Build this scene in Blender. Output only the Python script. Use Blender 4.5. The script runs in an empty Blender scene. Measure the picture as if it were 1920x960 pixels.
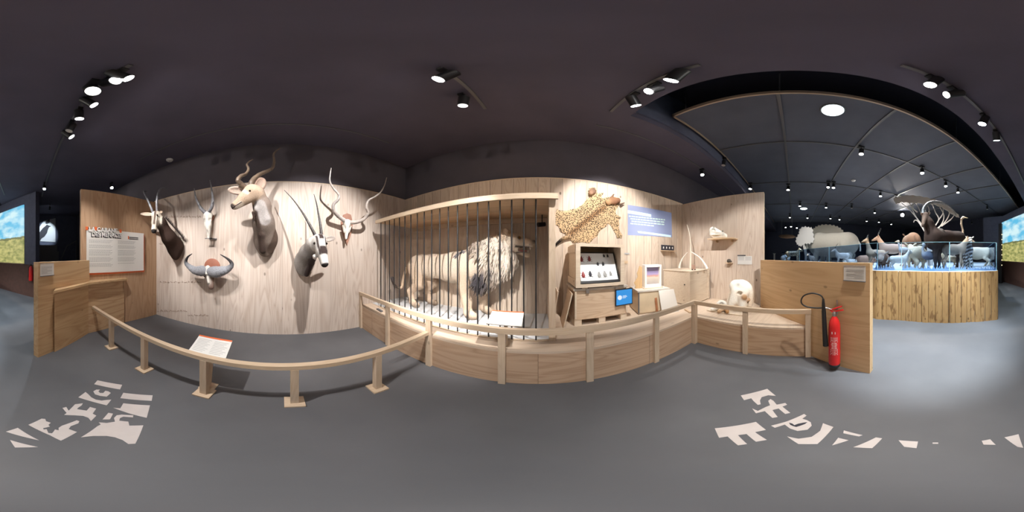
import bpy, bmesh, math, random
import numpy as np
from math import sin, cos, tan, pi, radians, atan2, sqrt
from mathutils import Vector, Matrix, noise

SC = bpy.context.scene
COL = SC.collection
RNG = random.Random(7)
EYE = 1.5                     # camera height; the booth is axis aligned, the camera is turned
PX0 = 1009                    # picture column that looks along +Y


# ------------------------------------------------------------------ picture -> place
def ray(px, py):
    a = (px - PX0) * pi / 960; e = (480 - py) * pi / 960
    return (sin(a) * cos(e), cos(a) * cos(e), sin(e))
def onX(px, py, X):
    d = ray(px, py); t = X / d[0]; return (X, d[1] * t, EYE + d[2] * t)
def onY(px, py, Y):
    d = ray(px, py); t = Y / d[1]; return (d[0] * t, Y, EYE + d[2] * t)
def onZ(px, py, Z):
    d = ray(px, py); t = (Z - EYE) / d[2]; return (d[0] * t, d[1] * t, Z)
def at(px, py, dist):
    d = ray(px, py); h = sqrt(d[0] ** 2 + d[1] ** 2); t = dist / h
    return (d[0] * t, d[1] * t, EYE + d[2] * t)


# ------------------------------------------------------------------ objects
def tag(o, label=None, cat=None, group=None, kind=None):
    if label: o['label'] = label
    if cat: o['category'] = cat
    if group: o['group'] = group
    if kind: o['kind'] = kind
    return o
def thing(name, label, cat, loc=(0, 0, 0), group=None):
    o = bpy.data.objects.new(name, None); COL.objects.link(o)
    o.empty_display_size = .1
    o.location = loc
    return tag(o, label, cat, group)
def wpos(o):
    v = Vector((0, 0, 0))
    while o is not None:
        v = v + Vector(o.location); o = o.parent
    return v


class MB:
    """collects shapes given in world coordinates; build() links them as ONE mesh object"""
    def __init__(s): s.v = []; s.f = []; s.c = None; s.cuts = []
    def add(s, vs, fs):
        n = len(s.v); s.cuts.append((n, len(s.f))); s.v += [tuple(map(float, p)) for p in vs]; s.f += [tuple(i + n for i in f) for f in fs]; return s
    def box(s, x0, x1, y0, y1, z0, z1):
        vs = [(x, y, z) for z in (z0, z1) for y in (y0, y1) for x in (x0, x1)]
        return s.add(vs, [(0, 2, 3, 1), (4, 5, 7, 6), (0, 1, 5, 4), (2, 6, 7, 3), (0, 4, 6, 2), (1, 3, 7, 5)])
    def obox(s, c, size, M=None):
        M = M or Matrix.Identity(3); c = Vector(c)
        hx, hy, hz = [k / 2 for k in size]
        vs = [c + M @ Vector((x, y, z)) for z in (-hz, hz) for y in (-hy, hy) for x in (-hx, hx)]
        return s.add(vs, [(0, 2, 3, 1), (4, 5, 7, 6), (0, 1, 5, 4), (2, 6, 7, 3), (0, 4, 6, 2), (1, 3, 7, 5)])
    def beam(s, a, b, w, h, up=(0, 0, 1)):
        a = Vector(a); b = Vector(b); d = (b - a).normalized(); u = Vector(up)
        r = d.cross(u).normalized(); u = r.cross(d).normalized()
        M = Matrix((r, d, u)).transposed()
        return s.obox((a + b) / 2, (w, (b - a).length, h), M)
    def tube(s, pts, rad, seg=10, cap=True):
        pts = [Vector(p) for p in pts]; n = len(pts)
        if not hasattr(rad, '__len__'): rad = [rad] * n
        t0 = (pts[1] - pts[0]).normalized()
        ref = Vector((0, 0, 1)) if abs(t0.z) < .9 else Vector((1, 0, 0))
        u = t0.cross(ref).normalized(); vs = []; fs = []
        for i, p in enumerate(pts):
            t = (pts[min(i + 1, n - 1)] - pts[max(i - 1, 0)])
            t = t.normalized() if t.length > 1e-9 else t0
            u = (u - t * u.dot(t))
            u = u.normalized() if u.length > 1e-6 else t.orthogonal().normalized()
            w = t.cross(u)
            for k in range(seg):
                a = 2 * pi * k / seg
                vs.append(p + (u * cos(a) + w * sin(a)) * rad[i])
        for i in range(n - 1):
            for k in range(seg):
                k2 = (k + 1) % seg
                fs.append((i * seg + k, i * seg + k2, (i + 1) * seg + k2, (i + 1) * seg + k))
        if cap:
            fs.append(tuple(range(seg))[::-1]); fs.append(tuple((n - 1) * seg + k for k in range(seg)))
        return s.add(vs, fs)
    def lathe(s, c, prof, seg=24, axis=(0, 0, 1)):
        ax = Vector(axis).normalized(); u = ax.orthogonal().normalized(); w = ax.cross(u); c = Vector(c)
        vs = []; fs = []
        for r, h in prof:
            for k in range(seg):
                a = 2 * pi * k / seg
                vs.append(c + ax * h + (u * cos(a) + w * sin(a)) * max(r, 1e-5))
        for i in range(len(prof) - 1):
            for k in range(seg):
                k2 = (k + 1) % seg
                fs.append((i * seg + k, i * seg + k2, (i + 1) * seg + k2, (i + 1) * seg + k))
        fs.append(tuple(range(seg))[::-1]); fs.append(tuple((len(prof) - 1) * seg + k for k in range(seg)))
        return s.add(vs, fs)
    def prism(s, poly, off):
        """poly: list of 3D points (planar), off: extrusion vector"""
        poly = [Vector(p) for p in poly]; off = Vector(off); n = len(poly)
        vs = poly + [p + off for p in poly]
        fs = [tuple(range(n)), tuple(range(2 * n - 1, n - 1, -1))]
        fs += [(i, i + n, (i + 1) % n + n, (i + 1) % n) for i in range(n)]
        return s.add(vs, fs)
    def slab(s, poly2, z0, z1):
        return s.prism([(x, y, z0) for x, y in poly2], (0, 0, z1 - z0))
    def ell(s, c, r, M=None, nu=16, nv=10):
        c = Vector(c); M = M or Matrix.Identity(3)
        r = r if hasattr(r, '__len__') else (r, r, r)
        vs = [c + M @ Vector((0, 0, r[2]))]
        for j in range(1, nv):
            th = pi * j / nv
            for i in range(nu):
                ph = 2 * pi * i / nu
                vs.append(c + M @ Vector((r[0] * sin(th) * cos(ph), r[1] * sin(th) * sin(ph), r[2] * cos(th))))
        vs.append(c + M @ Vector((0, 0, -r[2]))); fs = []
        for i in range(nu):
            fs.append((0, 1 + i, 1 + (i + 1) % nu))
            fs.append((len(vs) - 1, 1 + (nv - 2) * nu + (i + 1) % nu, 1 + (nv - 2) * nu + i))
        for j in range(nv - 2):
            for i in range(nu):
                a = 1 + j * nu + i; b = 1 + j * nu + (i + 1) % nu
                fs.append((a, a + nu, b + nu, b))
        return s.add(vs, fs)
    def build_each(s, name, mat, parent=None, smooth=35):
        """every shape added becomes an object of its own"""
        cuts = s.cuts + [(len(s.v), len(s.f))]; out = []
        for (v0, f0), (v1, f1) in zip(cuts[:-1], cuts[1:]):
            q = MB(); q.v = s.v[v0:v1]; q.f = [tuple(i - v0 for i in f) for f in s.f[f0:f1]]; out.append(q.build(name, mat, parent, smooth))
        return out
    def build(s, name, mat, parent=None, smooth=35, loc=None):
        me = bpy.data.meshes.new(name)
        if parent is not None: L = wpos(parent)
        elif loc is not None: L = Vector(loc)
        else: L = Vector((0, 0, 0))
        me.from_pydata([(x - L.x, y - L.y, z - L.z) for x, y, z in s.v], [], s.f)
        me.validate()
        bm = bmesh.new(); bm.from_mesh(me); bmesh.ops.recalc_face_normals(bm, faces=bm.faces); bm.to_mesh(me); bm.free()
        if smooth:
            me.polygons.foreach_set('use_smooth', [True] * len(me.polygons))
            me.set_sharp_from_angle(angle=radians(smooth))
        if s.c is not None and len(s.c) == len(me.vertices):
            at_ = me.attributes.new('Col', 'FLOAT_COLOR', 'POINT')
            at_.data.foreach_set('color', np.concatenate([np.asarray(s.c, dtype=np.float32), np.ones((len(s.c), 1), np.float32)], 1).ravel())
        me.materials.append(mat)
        o = bpy.data.objects.new(name, me); COL.objects.link(o)
        if parent is not None: o.parent = parent
        elif loc is not None: o.location = L
        return o


def struct(name, mb, mat, smooth=35):
    o = mb.build(name, mat, None, smooth); o['kind'] = 'structure'; return o


# ------------------------------------------------------------------ smooth blended bodies (signed distance, surface nets)
def surface_nets(F, org, h):
    S = F < 0
    nx, ny, nz = F.shape
    cnt = np.zeros((nx - 1, ny - 1, nz - 1), np.float32); acc = np.zeros((nx - 1, ny - 1, nz - 1, 3), np.float32)
    def sl(i, j, k): return (slice(i, nx - 1 + i), slice(j, ny - 1 + j), slice(k, nz - 1 + k))
    corners = [(i, j, k) for i in (0, 1) for j in (0, 1) for k in (0, 1)]
    for a in corners:
        for ax in range(3):
            if a[ax] == 1: continue
            b = list(a); b[ax] = 1
            fa = F[sl(*a)]; fb = F[sl(*b)]
            x = (fa < 0) != (fb < 0)
            t = np.where(x, fa / np.where(x, fa - fb, 1), 0)
            cnt += x
            for c in range(3):
                acc[..., c] += np.where(x, (a[c] + (t if c == ax else 0)), 0)
    act = cnt > 0
    idx = -np.ones(act.shape, np.int64); idx[act] = np.arange(act.sum())
    ijk = np.argwhere(act)
    V = (ijk + acc[act] / cnt[act][:, None]) * h + np.asarray(org)
    Q = []
    for ax in range(3):
        o1, o2 = (ax + 1) % 3, (ax + 2) % 3
        s0 = [slice(1, -1)] * 3; s0[ax] = slice(0, -1)
        s1 = [slice(1, -1)] * 3; s1[ax] = slice(1, None)
        A = S[tuple(s0)]; B = S[tuple(s1)]
        ch = np.argwhere(A != B)
        if len(ch) == 0: continue
        flip = A[tuple(ch.T)]
        base = ch.copy(); base[:, o1] += 1; base[:, o2] += 1
        def cell(d1, d2):
            q = base.copy(); q[:, o1] -= d1; q[:, o2] -= d2
            return idx[tuple(q.T)]
        q = np.stack([cell(1, 1), cell(0, 1), cell(0, 0), cell(1, 0)], 1)
        q[~flip] = q[~flip][:, ::-1]
        Q.append(q)
    return V, np.concatenate(Q)


class Body:
    """one continuous organic surface from blended tapered limbs and ellipsoids (world or local coordinates)"""
    def __init__(s, k=.05): s.p = []; s.k = k
    def limb(s, a, ra, b, rb, col=(.5, .5, .5), k=None, sub=False):
        s.p.append(('l', np.array(a, np.float32), ra, np.array(b, np.float32), rb, col, s.k if k is None else k, sub)); return s
    def chain(s, pts, col, k=None):
        for (a, ra), (b, rb) in zip(pts[:-1], pts[1:]): s.limb(a, ra, b, rb, col, k)
        return s
    def egg(s, c, r, col=(.5, .5, .5), R=None, k=None, sub=False):
        R = np.eye(3, dtype=np.float32) if R is None else np.array([list(x) for x in R], np.float32)
        s.p.append(('e', np.array(c, np.float32), np.array(r, np.float32), R, None, col, s.k if k is None else k, sub)); return s
    def dist(s, q, P):
        if q[0] == 'l':
            a, ra, b, rb = q[1:5]; ab = b - a
            t = np.clip(((P - a) @ ab) / max(float(ab @ ab), 1e-9), 0, 1)
            return np.linalg.norm(P - a - t[..., None] * ab, axis=-1) - (ra + (rb - ra) * t)
        L = (P - q[1]) @ q[3]
        k0 = np.linalg.norm(L / q[2], axis=-1); k1 = np.linalg.norm(L / (q[2] ** 2), axis=-1)
        return k0 * (k0 - 1) / np.maximum(k1, 1e-6)
    def field(s, P):
        F = None
        for q in s.p:
            d = self_d = s.dist(q, P); k = q[6]
            if q[7]:
                h = np.clip(.5 - .5 * (F + d) / k, 0, 1); F = F + (-d - F) * h + k * h * (1 - h)
            elif F is None: F = d
            else:
                h = np.clip(.5 + .5 * (d - F) / k, 0, 1); F = d + (F - d) * h - k * h * (1 - h)
        return F
    def mesh(s, h, disp=None, paint=None):
        lo = np.array([1e9] * 3); hi = -lo
        for q in s.p:
            if q[7]: continue
            if q[0] == 'l':
                for c, r in ((q[1], q[2]), (q[3], q[4])): lo = np.minimum(lo, c - r); hi = np.maximum(hi, c + r)
            else:
                r = float(max(q[2])); lo = np.minimum(lo, q[1] - r); hi = np.maximum(hi, q[1] + r)
        lo -= 3 * h + (.06 if disp else 0); hi += 3 * h + (.06 if disp else 0)
        n = np.ceil((hi - lo) / h).astype(int) + 1
        P = np.stack(np.meshgrid(*[lo[i] + h * np.arange(n[i]) for i in range(3)], indexing='ij'), -1).astype(np.float32)
        F = s.field(P)
        if disp is not None: F = F + disp(P)
        V, Q = surface_nets(F.astype(np.float32), lo, h)
        W = []; C = []
        Vf = V.astype(np.float32)
        for q in s.p:
            if q[7]: 
                W.append(np.exp(-np.abs(s.dist(q, Vf)) / .012) * 1.0); C.append(q[5]); continue
            W.append(np.exp(-np.maximum(s.dist(q, Vf), -.03) / .018)); C.append(q[5])
        W = np.stack(W, 1); W /= W.sum(1, keepdims=True) + 1e-9
        col = W @ np.array(C, np.float32)
        if paint is not None: col = paint(Vf, col)
        m = MB(); m.v = [tuple(map(float, p)) for p in V]; m.f = [tuple(map(int, q)) for q in Q]; m.c = col
        return m


def catmull(pts, n=8):
    pts = [Vector(p) for p in pts]; P = [pts[0] * 2 - pts[1]] + pts + [pts[-1] * 2 - pts[-2]]; out = []
    for i in range(1, len(P) - 2):
        for k in range(n):
            t = k / n; a, b, c, d = P[i - 1:i + 3]
            out.append(.5 * ((2 * b) + (c - a) * t + (2 * a - 5 * b + 4 * c - d) * t * t + (3 * b - a - 3 * c + d) * t ** 3))
    out.append(pts[-1]); return out
def horn(m, pts, r0, r1, n=10, ridges=0, amp=.12, seg=12, smoothtip=.7):
    c = catmull(pts, n); N = len(c); rad = []
    for i in range(N):
        t = i / (N - 1); r = r0 + (r1 - r0) * t ** .85
        if ridges and t < smoothtip: r *= 1 + amp * (sin(t * ridges * 2 * pi) * .5)
        rad.append(r)
    m.tube(c, rad, seg); return m


# ------------------------------------------------------------------ materials
def lin(r, g, b):
    f = lambda c: (c / 12.92 if c <= .04045 else ((c + .055) / 1.055) ** 2.4)
    return tuple(f(v / 255) for v in (r, g, b))
def nmat(name):
    m = bpy.data.materials.new(name); m.use_nodes = True
    nt = m.node_tree; b = nt.nodes['Principled BSDF']
    return m, nt, b
def plain(name, col, rough=.6, metal=0, bump=0, bscale=60, var=0, vscale=8, spec=.5):
    m, nt, b = nmat(name); N = nt.nodes; Lk = nt.links
    b.inputs['Base Color'].default_value = (*col, 1); b.inputs['Roughness'].default_value = rough
    b.inputs['Metallic'].default_value = metal; b.inputs['Specular IOR Level'].default_value = spec
    tc = N.new('ShaderNodeTexCoord')
    if var:
        n = N.new('ShaderNodeTexNoise'); n.inputs['Scale'].default_value = vscale; n.inputs['Detail'].default_value = 5
        Lk.new(tc.outputs['Object'], n.inputs['Vector'])
        r = N.new('ShaderNodeValToRGB')
        r.color_ramp.elements[0].position = .3; r.color_ramp.elements[1].position = .7
        r.color_ramp.elements[0].color = (*[c * (1 - var) for c in col], 1); r.color_ramp.elements[1].color = (*[min(1, c * (1 + var)) for c in col], 1)
        Lk.new(n.outputs['Fac'], r.inputs['Fac']); Lk.new(r.outputs['Color'], b.inputs['Base Color'])
    if bump:
        n = N.new('ShaderNodeTexNoise'); n.inputs['Scale'].default_value = bscale; n.inputs['Detail'].default_value = 3
        Lk.new(tc.outputs['Object'], n.inputs['Vector'])
        bp = N.new('ShaderNodeBump'); bp.inputs['Strength'].default_value = bump; bp.inputs['Distance'].default_value = .01
        Lk.new(n.outputs['Fac'], bp.inputs['Height']); Lk.new(bp.outputs['Normal'], b.inputs['Normal'])
    return m
def glow(name, col, s):
    m, nt, b = nmat(name)
    b.inputs['Base Color'].default_value = (.02, .02, .02, 1)
    b.inputs['Emission Color'].default_value = (*col, 1); b.inputs['Emission Strength'].default_value = s
    return m
def mth(nt, op, a, b=None, c=None):
    n = nt.nodes.new('ShaderNodeMath'); n.operation = op
    for i, v in enumerate((a, b, c)):
        if v is None: continue
        if isinstance(v, (int, float)): n.inputs[i].default_value = v
        else: nt.links.new(v, n.inputs[i])
    return n.outputs[0]
def mixc(nt, fac, a, b, mode='MIX'):
    n = nt.nodes.new('ShaderNodeMix'); n.data_type = 'RGBA'; n.blend_type = mode
    for i, v in ((0, fac), (6, a), (7, b)):
        if isinstance(v, (int, float)): n.inputs[i].default_value = v
        elif isinstance(v, tuple): n.inputs[i].default_value = (*v[:3], 1)
        else: nt.links.new(v, n.inputs[i])
    return n.outputs[2]
def wood(name, col, dark, grain='Z', plank=None, pw=.2, knots=.5, contrast=.55, gs=1.0, rough=.55, seam=.35, tone=.12, turn=0):
    """plywood / pine: grain runs along GRAIN; PLANK = axis across which boards of width PW repeat"""
    m, nt, b = nmat(name); N = nt.nodes; Lk = nt.links
    tc = N.new('ShaderNodeTexCoord'); sep = N.new('ShaderNodeSeparateXYZ')
    ax = {'X': 0, 'Y': 1, 'Z': 2}
    vec = tc.outputs['Object']; rnd = None
    if turn:
        vr = N.new('ShaderNodeVectorRotate'); vr.rotation_type = 'Z_AXIS'; vr.inputs['Angle'].default_value = radians(turn); Lk.new(vec, vr.inputs['Vector']); vec = vr.outputs[0]
    Lk.new(vec, sep.inputs[0])
    if plank:
        u = mth(nt, 'DIVIDE', sep.outputs[ax[plank]], pw); fl = mth(nt, 'FLOOR', u); fr = mth(nt, 'FRACT', u)
        wn = N.new('ShaderNodeTexWhiteNoise'); wn.noise_dimensions = '1D'; Lk.new(fl, wn.inputs['W']); rnd = wn.outputs['Value']
        off = N.new('ShaderNodeCombineXYZ'); sh = mth(nt, 'MULTIPLY', rnd, 37.0)
        Lk.new(sh, off.inputs[ax[grain]])
        va = N.new('ShaderNodeVectorMath'); va.operation = 'ADD'; Lk.new(vec, va.inputs[0]); Lk.new(off.outputs[0], va.inputs[1]); vec = va.outputs[0]
    mp = N.new('ShaderNodeMapping'); sc = [5 * gs] * 3; sc[ax[grain]] = .5 * gs; mp.inputs['Scale'].default_value = sc; Lk.new(vec, mp.inputs['Vector'])
    n1 = N.new('ShaderNodeTexNoise'); n1.inputs['Scale'].default_value = 1; n1.inputs['Detail'].default_value = 2.5; n1.inputs['Distortion'].default_value = .9
    Lk.new(mp.outputs[0], n1.inputs['Vector'])
    rings = mth(nt, 'FRACT', mth(nt, 'MULTIPLY', n1.outputs['Fac'], 9.0))
    rings = mth(nt, 'ABSOLUTE', mth(nt, 'SUBTRACT', rings, .5)); rings = mth(nt, 'MULTIPLY', rings, 2.0)
    mp2 = N.new('ShaderNodeMapping'); sc = [120.] * 3; sc[ax[grain]] = 3.; mp2.inputs['Scale'].default_value = sc; Lk.new(vec, mp2.inputs['Vector'])
    n2 = N.new('ShaderNodeTexNoise'); n2.inputs['Scale'].default_value = 1; n2.inputs['Detail'].default_value = 3; Lk.new(mp2.outputs[0], n2.inputs['Vector'])
    n3 = N.new('ShaderNodeTexNoise'); n3.inputs['Scale'].default_value = 1.1; n3.inputs['Detail'].default_value = 3; Lk.new(vec, n3.inputs['Vector'])
    f = mth(nt, 'MULTIPLY', mth(nt, 'POWER', rings, 1.8), .62)
    f = mth(nt, 'ADD', f, mth(nt, 'MULTIPLY', n2.outputs['Fac'], .4)); f = mth(nt, 'ADD', f, mth(nt, 'MULTIPLY', n3.outputs['Fac'], .45))
    f = mth(nt, 'MULTIPLY', mth(nt, 'SUBTRACT', f, .3), contrast)
    c = mixc(nt, f, col, dark)
    if knots:
        mp3 = N.new('ShaderNodeMapping'); sc = [4.2] * 3; sc[ax[grain]] = 2.4; mp3.inputs['Scale'].default_value = sc; Lk.new(vec, mp3.inputs['Vector'])
        vo = N.new('ShaderNodeTexVoronoi'); vo.inputs['Scale'].default_value = 1; vo.inputs['Randomness'].default_value = 1; Lk.new(mp3.outputs[0], vo.inputs['Vector'])
        mr = N.new('ShaderNodeMapRange'); mr.inputs[1].default_value = .045; mr.inputs[2].default_value = .09; mr.inputs[3].default_value = 1; mr.inputs[4].default_value = 0
        Lk.new(vo.outputs['Distance'], mr.inputs[0])
        c = mixc(nt, mth(nt, 'MULTIPLY', mr.outputs[0], knots), c, tuple(k * .3 for k in dark))
    if plank:
        t = mth(nt, 'ADD', mth(nt, 'MULTIPLY', rnd, 2 * tone), 1 - tone)
        cc = N.new('ShaderNodeCombineColor'); [Lk.new(t, cc.inputs[i]) for i in range(3)]
        c = mixc(nt, 1.0, c, cc.outputs[0], 'MULTIPLY')
        e = mth(nt, 'MINIMUM', fr, mth(nt, 'SUBTRACT', 1.0, fr)); e = mth(nt, 'LESS_THAN', e, .004 / pw)
        c = mixc(nt, mth(nt, 'MULTIPLY', e, seam), c, tuple(k * .2 for k in dark))
    Lk.new(c, b.inputs['Base Color']); b.inputs['Roughness'].default_value = rough; b.inputs['Specular IOR Level'].default_value = .25
    bp = N.new('ShaderNodeBump'); bp.inputs['Strength'].default_value = .12; bp.inputs['Distance'].default_value = .004
    Lk.new(n2.outputs['Fac'], bp.inputs['Height']); Lk.new(bp.outputs['Normal'], b.inputs['Normal'])
    return m
def furmat(name, rough=.85, bump=.5, scale=70, var=.3, stretch=(1, 1, 1)):
    m, nt, b = nmat(name); N = nt.nodes; Lk = nt.links
    a = N.new('ShaderNodeAttribute'); a.attribute_name = 'Col'
    tc = N.new('ShaderNodeTexCoord'); mp = N.new('ShaderNodeMapping'); mp.inputs['Scale'].default_value = stretch; Lk.new(tc.outputs['Object'], mp.inputs['Vector'])
    n = N.new('ShaderNodeTexNoise'); n.inputs['Scale'].default_value = scale; n.inputs['Detail'].default_value = 4; Lk.new(mp.outputs[0], n.inputs['Vector'])
    v = mth(nt, 'ADD', mth(nt, 'MULTIPLY', n.outputs['Fac'], 2 * var), 1 - var)
    cc = N.new('ShaderNodeCombineColor'); [Lk.new(v, cc.inputs[i]) for i in range(3)]
    Lk.new(mixc(nt, 1.0, a.outputs['Color'], cc.outputs[0], 'MULTIPLY'), b.inputs['Base Color'])
    b.inputs['Roughness'].default_value = rough; b.inputs['Specular IOR Level'].default_value = .2
    bp = N.new('ShaderNodeBump'); bp.inputs['Strength'].default_value = bump; bp.inputs['Distance'].default_value = .012
    Lk.new(n.outputs['Fac'], bp.inputs['Height']); Lk.new(bp.outputs['Normal'], b.inputs['Normal'])
    return m
def glassmat(name, tint, gloss=.06):
    m = bpy.data.materials.new(name); m.use_nodes = True; nt = m.node_tree; N = nt.nodes
    N.remove(N['Principled BSDF']); out = [n for n in N if n.type == 'OUTPUT_MATERIAL'][0]
    t = N.new('ShaderNodeBsdfTransparent'); t.inputs[0].default_value = (*tint, 1)
    g = N.new('ShaderNodeBsdfGlossy'); g.inputs['Roughness'].default_value = .02
    mx = N.new('ShaderNodeMixShader'); lw = N.new('ShaderNodeLayerWeight'); lw.inputs[0].default_value = .25
    nt.links.new(mth(nt, 'ADD', mth(nt, 'MULTIPLY', lw.outputs['Fresnel'], .5), gloss * .3), mx.inputs[0])
    nt.links.new(t.outputs[0], mx.inputs[1]); nt.links.new(g.outputs[0], mx.inputs[2]); nt.links.new(mx.outputs[0], out.inputs[0])
    return m

W_LEFT = wood('plywood_pale', (.62, .54, .48), (.37, .27, .21), 'Z', 'Y', 1.22, .6, .72, .75, seam=.3, tone=.05)
W_BACK = wood('pine_boards', (.64, .54, .44), (.40, .28, .20), 'Z', 'X', .205, .9, .65, 1.2, seam=.6, tone=.12)
W_RIGHT = wood('plywood_right', (.64, .54, .45), (.40, .28, .20), 'Z', 'Y', 1.22, .8, .7, .9, seam=.25, tone=.05)
W_SIGN = wood('plywood_tan', (.55, .37, .24), (.34, .19, .10), 'Z', 'X', 1.22, .3, .7, .8, seam=.2, tone=.04)
W_PANEL = wood('plywood_amber', (.63, .44, .25), (.42, .25, .12), 'X', None, .2, .5, .55, .8, turn=-42.4)
W_COUNTER = wood('plywood_counter', (.60, .42, .24), (.40, .23, .11), 'X', None, .2, .3, .75, .7, turn=-35)
W_PODIUM = wood('plywood_podium', (.56, .40, .28), (.34, .21, .13), 'X', 'X', 1.22, .45, .75, .8, seam=.4, tone=.06)
W_PODTOP = wood('plywood_podium_top', (.62, .50, .39), (.42, .30, .2), 'X', None, .2, .3, .5, .8)
W_RAIL = wood('pine_rail', (.60, .47, .34), (.42, .29, .18), 'Y', None, .2, .4, .5, 1.5)
W_RAILX = wood('pine_rail_long', (.58, .46, .34), (.42, .29, .18), 'X', None, .2, .4, .5, 1.5)
W_POST = wood('pine_post', (.60, .48, .36), (.42, .30, .2), 'Z', None, .2, .4, .5, 1.5)
W_CRATE = wood('crate_boards', (.60, .46, .33), (.38, .25, .16), 'X', None, .12, .6, .7, 1.2)
W_CRATEP = wood('crate_pale', (.66, .56, .44), (.46, .34, .24), 'X', None, .12, .6, .5, 1.2)
W_SHELF = wood('pine_shelf', (.64, .48, .32), (.44, .28, .16), 'Y', None, .12, .4, .6, 1.4)
DARKWALL = plain('dark_wall_paint', (.085, .076, .092), .9, var=.06, vscale=3)
CEILM = plain('dark_ceiling_paint', (.088, .082, .120), .9, var=.1, vscale=1.5)
NAVY = plain('hall_wall_paint', (.09, .10, .15), .9, var=.1)
RAFTM = plain('raft_panel_paint', (.088, .098, .132), .8, var=.1, vscale=2)
BLACK = plain('black_metal', (.012, .012, .014), .45)
BLACKR = plain('black_rubber', (.012, .012, .013), .55)
STEEL = plain('brushed_steel', (.5, .5, .5), .35, 1)
GREYM = plain('grey_track_metal', (.14, .14, .15), .5, .3)
WHITE = plain('white_board', (.78, .77, .74), .5)
PAPER = plain('white_paper', (.74, .73, .70), .7)
PLASTIC = plain('white_plastic', (.7, .7, .7), .4)
ORANGE = plain('orange_paint', (.75, .15, .04), .5)
INK = plain('dark_ink', (.03, .03, .04), .8)
GREYINK = plain('grey_ink', (.38, .38, .38), .8)
BONE = plain('bone', (.72, .66, .55), .6, bump=.3, bscale=25, var=.18, vscale=9)
BONEW = plain('bleached_bone', (.80, .76, .68), .6, bump=.3, bscale=30, var=.12, vscale=12)
HORND = plain('dark_horn', (.055, .048, .048), .4, bump=.4, bscale=45, var=.4, vscale=20)
HORNG = plain('grey_horn', (.20, .20, .22), .5, bump=.5, bscale=50, var=.4, vscale=14)
HORNB = plain('brown_horn', (.30, .24, .19), .45, bump=.4, bscale=40, var=.35, vscale=10)
EYEM = plain('glass_eye', (.02, .012, .008), .08)
PLAQUE = plain('red_brown_plaque', (.28, .10, .06), .6, var=.15)
FUR = furmat('animal_fur')
FURL = furmat('long_fur', .9, .9, 40, .4, (1, 1, .35))
RED = plain('red_enamel', (.62, .02, .02), .28)
LENS = glow('lamp_lens_white', (1, .97, .92), 12)
LENSD = plain('unlit_lens', (.55, .52, .48), .4)

ORD_ = ['first', 'second', 'third', 'fourth', 'fifth', 'sixth', 'seventh', 'eighth', 'ninth', 'tenth', 'eleventh', 'twelfth']
# ================================================================== SETTING
def floor_mat():
    m, nt, b = nmat('grey_resin_floor'); N = nt.nodes
    tc = N.new('ShaderNodeTexCoord'); n = N.new('ShaderNodeTexNoise'); n.inputs['Scale'].default_value = 1.4; n.inputs['Detail'].default_value = 6
    nt.links.new(tc.outputs['Object'], n.inputs['Vector'])
    r = N.new('ShaderNodeValToRGB'); r.color_ramp.elements[0].position = .3; r.color_ramp.elements[1].position = .75
    r.color_ramp.elements[0].color = (.092, .093, .101, 1); r.color_ramp.elements[1].color = (.122, .122, .130, 1)
    nt.links.new(n.outputs['Fac'], r.inputs['Fac']); nt.links.new(r.outputs[0], b.inputs['Base Color'])
    b.inputs['Roughness'].default_value = .62; b.inputs['Specular IOR Level'].default_value = .35
    return m
FLOORM = floor_mat()
struct('floor', MB().box(-8, 17, -14, 8, -.1, 0), FLOORM)
ZC = 3.9
m = MB()                                             # low ceiling with the rectangular opening over the hall
m.box(-8, 1.11, -14, 8, ZC, ZC + .12); m.box(1.11, 17, 1.74, 8, ZC, ZC + .12)
struct('ceiling', m, CEILM)
m = MB(); m.box(1.11, 1.14, -14, 1.74, ZC + .12, 5.2); m.box(1.11, 17, 1.71, 1.74, ZC + .12, 5.2)
struct('trim_1', m, NAVY)
struct('ceiling_void', MB().box(.9, 17, -14, 2, 5.2, 5.3), plain('void_paint', (.02, .022, .04), .9))
struct('ceiling_raft', MB().box(1.80, 13.3, -10.7, 1.62, 4.30, 4.36), RAFTM)
# dark room walls above and behind the timber booth
struct('wall_left', MB().box(-3.05, -2.93, -9.2, 2.9, 0, ZC), DARKWALL)
struct('wall_back', MB().box(-3.05, 17, 2.78, 2.9, 0, 5.2), DARKWALL)
struct('wall_far', MB().box(16, 16.1, -14, 2.8, 0, 5.2), NAVY)
struct('wall_rear', MB().box(3.2, 16, -13.1, -13, 0, 5.2), NAVY)
struct('wall_rear_left', MB().box(-3.05, 4, -9.3, -9.2, 0, ZC), NAVY)
# timber booth walls
struct('wall_left_plywood', MB().box(-2.93, -2.87, -2.86, 2.72, 0, 2.9), W_LEFT)
struct('wall_back_boards', MB().box(-2.87, 3.31, 2.70, 2.76, 0, 2.9), W_BACK)
struct('wall_right_plywood', MB().box(3.31, 3.37, .63, 2.76, 0, 2.88), W_RIGHT)
struct('wall_front_plywood', MB().slab([(-2.87, -2.79), (-1.03, -2.95), (-1.037, -3.03), (-2.87, -2.87)], 0, 2.86), W_SIGN)
struct('wall_low_left', MB().slab([(-.153, -2.08), (-1.13, -2.762), (-1.13, -2.9), (-.10, -2.155)], 0, 1.42), W_COUNTER)
struct('wall_low_right', MB().slab([(1.525, -.764), (3.06, .64), (3.13, .58), (1.585, -.83)], 0, 1.425), W_PANEL)
# pale top edges of the cut plywood
EDGE = plain('cut_plywood_edge', (.62, .50, .36), .6)
m = MB(); m.box(-2.93, -2.865, -2.86, 2.70, 2.9, 2.915); m.box(-2.87, 3.31, 2.695, 2.76, 2.9, 2.915)
struct('trim_2', m, EDGE)
struct('trim_3', MB().box(3.305, 3.372, .622, 2.695, 2.88, 2.895).box(3.305, 3.372, .618, .63, 0, 2.88), EDGE)

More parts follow.
